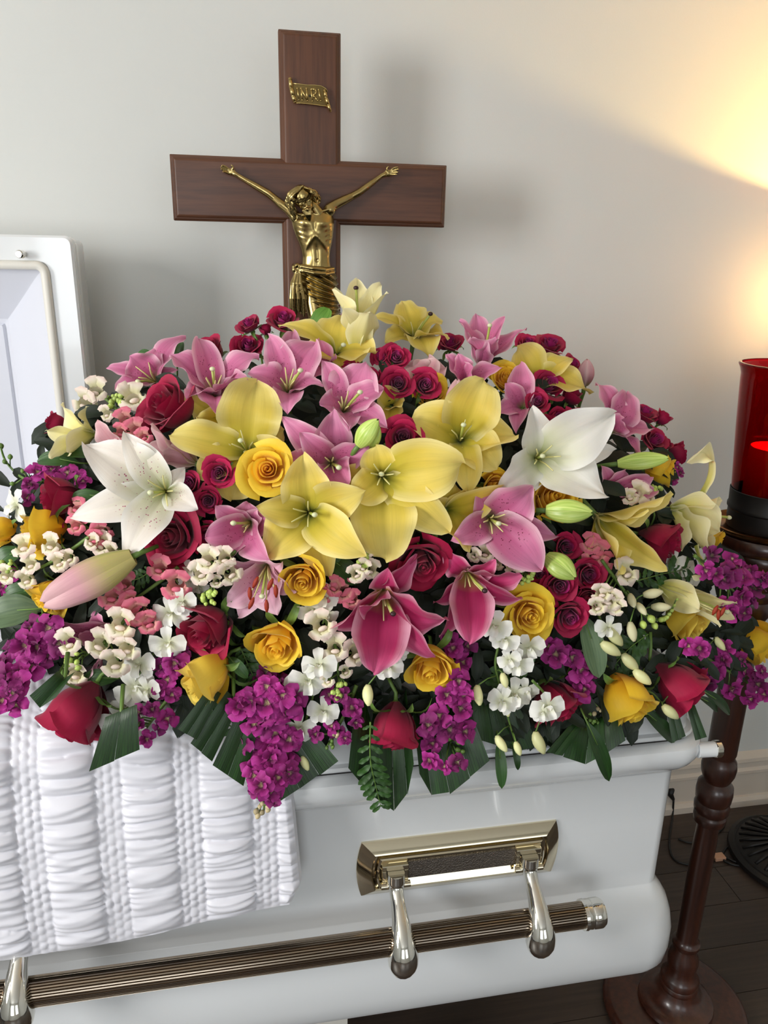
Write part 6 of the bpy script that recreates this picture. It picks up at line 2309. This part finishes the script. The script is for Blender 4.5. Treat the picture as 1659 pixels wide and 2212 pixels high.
snap('coral snapdragon spike beside the large pink bud', [(244, 1288, 1.2), (300, 1322, 1.3), (270, 1262, 1.0), (382, 1264, 1.3), (345, 1228, 1.0), (322, 1345, 1), (285, 1300, .9)], [(385, 1225), (340, 1260), (280, 1300), (235, 1310)], 26, True, lift=.02)
snap('small coral florets between crimson rose and white spotted lily petal', [(168, 1100, 1), (190, 1112, .9), (222, 1148, 1.0), (165, 1136, .9), (205, 1165, .9)], [(245, 1110), (190, 1130)], 23, True, lift=.015)
snap('greenish cream snapdragon florets under the white spotted lily', [(222, 1178, 1.1), (240, 1192, .9), (200, 1172, .8)], [(260, 1190), (205, 1180)], 23, lift=.02)
snap('cream snapdragon with a dangling green tip above the crimson rose', [(450, 1211, 1.2), (486, 1206, 1.0), (497, 1238, 1.1), (436, 1238, 1.1), (468, 1256, .6)], [(510, 1190), (475, 1225), (455, 1290)], 24, buds=gbuds(450, 1288, 14, 15, 13, BUD_S, 24, (-.1, .8, .4)), lift=.03)
snap('cream snapdragon hanging beside the deep pink lily with green tip', [(694, 1350, 1.3), (724, 1400, 1.2), (766, 1410, 1.2), (708, 1470, .6), (746, 1450, .6)], [(700, 1330), (725, 1400), (730, 1450), (735, 1500)], 25, buds=gbuds(733, 1490, 12, 16, 13, BUD_S, 25, (0, .8, .4)), lift=.025)
snap('coral florets behind the deep pink lily beside the golden rose', [(742, 1278, 1.1), (722, 1268, .9), (760, 1295, .9), (700, 1285, .8)], [(710, 1250), (750, 1290)], 24, True, lift=.0)
snap('green snapdragon tip under the star-shaped lily petal', [(793, 1172, .8), (790, 1190, .8), (800, 1230, 1), (770, 1240, .9), (785, 1225, .8)], [(800, 1160), (785, 1215)], 22, buds=gbuds(783, 1210, 10, 13, 12, BUD_S, 26, (-.1, .3, .8)), lift=.015)
snap('green snapdragon bud cluster next to the deep pink lily and spray roses', [(1120, 1222, .8), (1110, 1205, .7)], [(1120, 1190), (1136, 1250)], 20, buds=gbuds(1137, 1250, 12, 13, 12, BUD_S, 27, (.1, .2, .9)), lift=.03)
snap('cream snapdragon spike crossing the dark gap towards the lemon rose', [(1350, 1238, 1.2), (1314, 1294, 1.2), (1300, 1280, .9), (1330, 1310, .8), (1290, 1310, .8)], [(1300, 1210), (1340, 1265), (1375, 1310), (1410, 1340), (1450, 1325)], 25,
     buds=[(1362, 1289, 34, BUD_SN, (-.2, .5, .6)), (1380, 1308, 30, BUD_SN, (.2, .6, .6)), (1398, 1284, 40, BUD_SN, (.9, -.05, .3)), (1415, 1311, 38, BUD_SN, (.9, .1, .3)), (1362, 1352, 40, BUD_SN, (.0, .9, .3)), (1404, 1333, 22, BUD_S, (.3, .6, .5)), (1388, 1345, 20, BUD_S, (0, .8, .5)), (1412, 1348, 18, BUD_S, (.3, .8, .4))]
     + [(1425 + 6 * i, 1340 - 3.5 * i * i * .35, 15 - i * 1.2, BUD_S, (.6, -.4 - .05 * i, .4)) for i in range(7)], lift=.04)
snap('cream snapdragon with small green tip behind the wilted yellow lily', [(1376, 1066, 1.1), (1395, 1078, .9), (1360, 1075, .8)], [(1360, 1100), (1385, 1075), (1420, 1052)], 22, buds=gbuds(1418, 1062, 8, 11, 11, BUD_S, 28, (.2, -.7, .4)), lift=.01)
snap('coral florets hanging beneath the wilted yellow lily', [(1286, 1196, 1.2), (1300, 1215, 1), (1276, 1175, .9)], [(1290, 1160), (1290, 1205)], 25, True, lift=.0)
snap('cream and pink florets between star-shaped lily and hanging pink lily', [(1048, 1195, .9), (1075, 1215, .8), (1025, 1200, .7), (1100, 1220, .7)], [(1080, 1180), (1040, 1205)], 22, lift=-.005)


def orchid(label, fl, stem, size=36, buds=(), lift=.012, axis=(0, .15, 1), **k):
    return spike('orchid_spray', label, fl, ORCHID, size, stem, 'flower', lift, OG, buds, axis=axis, jitter=.5, stem_r=.0022, **k)


orchid('white orchid spray between coral snapdragon and crimson rose', [(370, 1325, 1.15), (362, 1388, 1.1), (302, 1436, 1.1), (292, 1486, 1.2), (320, 1490, .9), (395, 1300, .9)], [(410, 1270), (370, 1330), (345, 1390), (300, 1460)], 38, lift=.015)
orchid('white orchid blooms behind the hanging crimson rose', [(258, 1552, 1.2), (282, 1570, 1.0), (268, 1522, .8)], [(290, 1480), (265, 1545)], 36, lift=.0)
orchid('white orchid spray beside the hanging purple stock', [(664, 1470, 1.2), (690, 1436, 1.1), (698, 1536, 1.0), (645, 1572, 1.1), (640, 1480, .8)], [(730, 1400), (690, 1450), (672, 1520), (648, 1600), (655, 1635)], 36, [(654, 1640, 32, BUD_O, (.2, .9, .3))], lift=.025)
orchid('white orchid florets under the golden rose below the star-shaped lily', [(698, 1290, 1.0), (672, 1318, 1.0), (705, 1325, .8)], [(720, 1270), (690, 1310)], 34, lift=.0)
orchid('white orchid bloom touching the tip of the hanging deep pink lily', [(838, 1440, 1.1), (855, 1412, .9)], [(820, 1400), (838, 1435)], 32, [(794, 1488, 44, BUD_O, (-.1, .9, .3))], lift=.03)
orchid('long cascading white orchid spray in the dark gap with dangling buds', [(1070, 1352, 1.1), (1090, 1380, 1.0), (1142, 1398, 1.1), (1116, 1432, 1.1), (1100, 1425, .8), (1108, 1500, 1.2), (1085, 1515, 1.0), (1135, 1490, .9)],
       [(1060, 1330), (1075, 1390), (1070, 1440), (1088, 1510), (1100, 1560), (1112, 1600)], 34, [(1090, 1524, 30, BUD_O, (0, 1, .2)), (1075, 1596, 36, BUD_O, (.1, .9, .2)), (1115, 1608, 30, BUD_O, (.1, 1, .2)), (1030, 1488, 40, BUD_O, (-.3, .8, .3)), (1086, 1460, 32, BUD_O, (.1, 1, .2))], lift=.03)
orchid('double white orchid bloom hanging in front of the red rose', [(1182, 1528, 1.15), (1170, 1538, .8)], [(1150, 1470), (1178, 1500), (1182, 1520)], 34, [(1157, 1590, 46, BUD_O, (0, 1, .2))], lift=.085)
orchid('drooping white orchid bells above the hanging golden rose', [(1313, 1356, 1.0)], [(1290, 1320), (1310, 1370), (1340, 1410), (1372, 1450)], 30, [(1306, 1394, 46, BUD_O, (.5, .7, .3)), (1350, 1420, 44, BUD_O, (.3, .8, .3)), (1376, 1454, 44, BUD_O, (.6, .6, .3)), (1318, 1364, 46, BUD_O, (.2, .9, .3))], lift=.03)
orchid('orchid buds beside the red rose at the lid corner', [], [(1385, 1490), (1410, 1498), (1430, 1520)], 30, [(1438, 1530, 42, BUD_O, (.7, .7, .3)), (1548, 1382, 30, BUD_O, (0, .9, .3))], lift=.045)
orchid('white orchid floret at the frame edge above the yellow rose', [(38, 1092, 1.15)], [(70, 1130), (48, 1105)], 36, lift=.03, axis=(-.4, 0, .9))
orchid('white orchid florets in the shade beside the coral snapdragon and leaf', [(415, 1232, .9), (408, 1255, .8), (432, 1268, .7)], [(430, 1220), (410, 1250)], 30, lift=-.01)
orchid('white orchid floret behind the fern under the trumpet lily', [(1470, 1225, 1.0), (1488, 1246, .9), (1455, 1212, .8)], [(1450, 1200), (1480, 1240)], 30, lift=-.01)
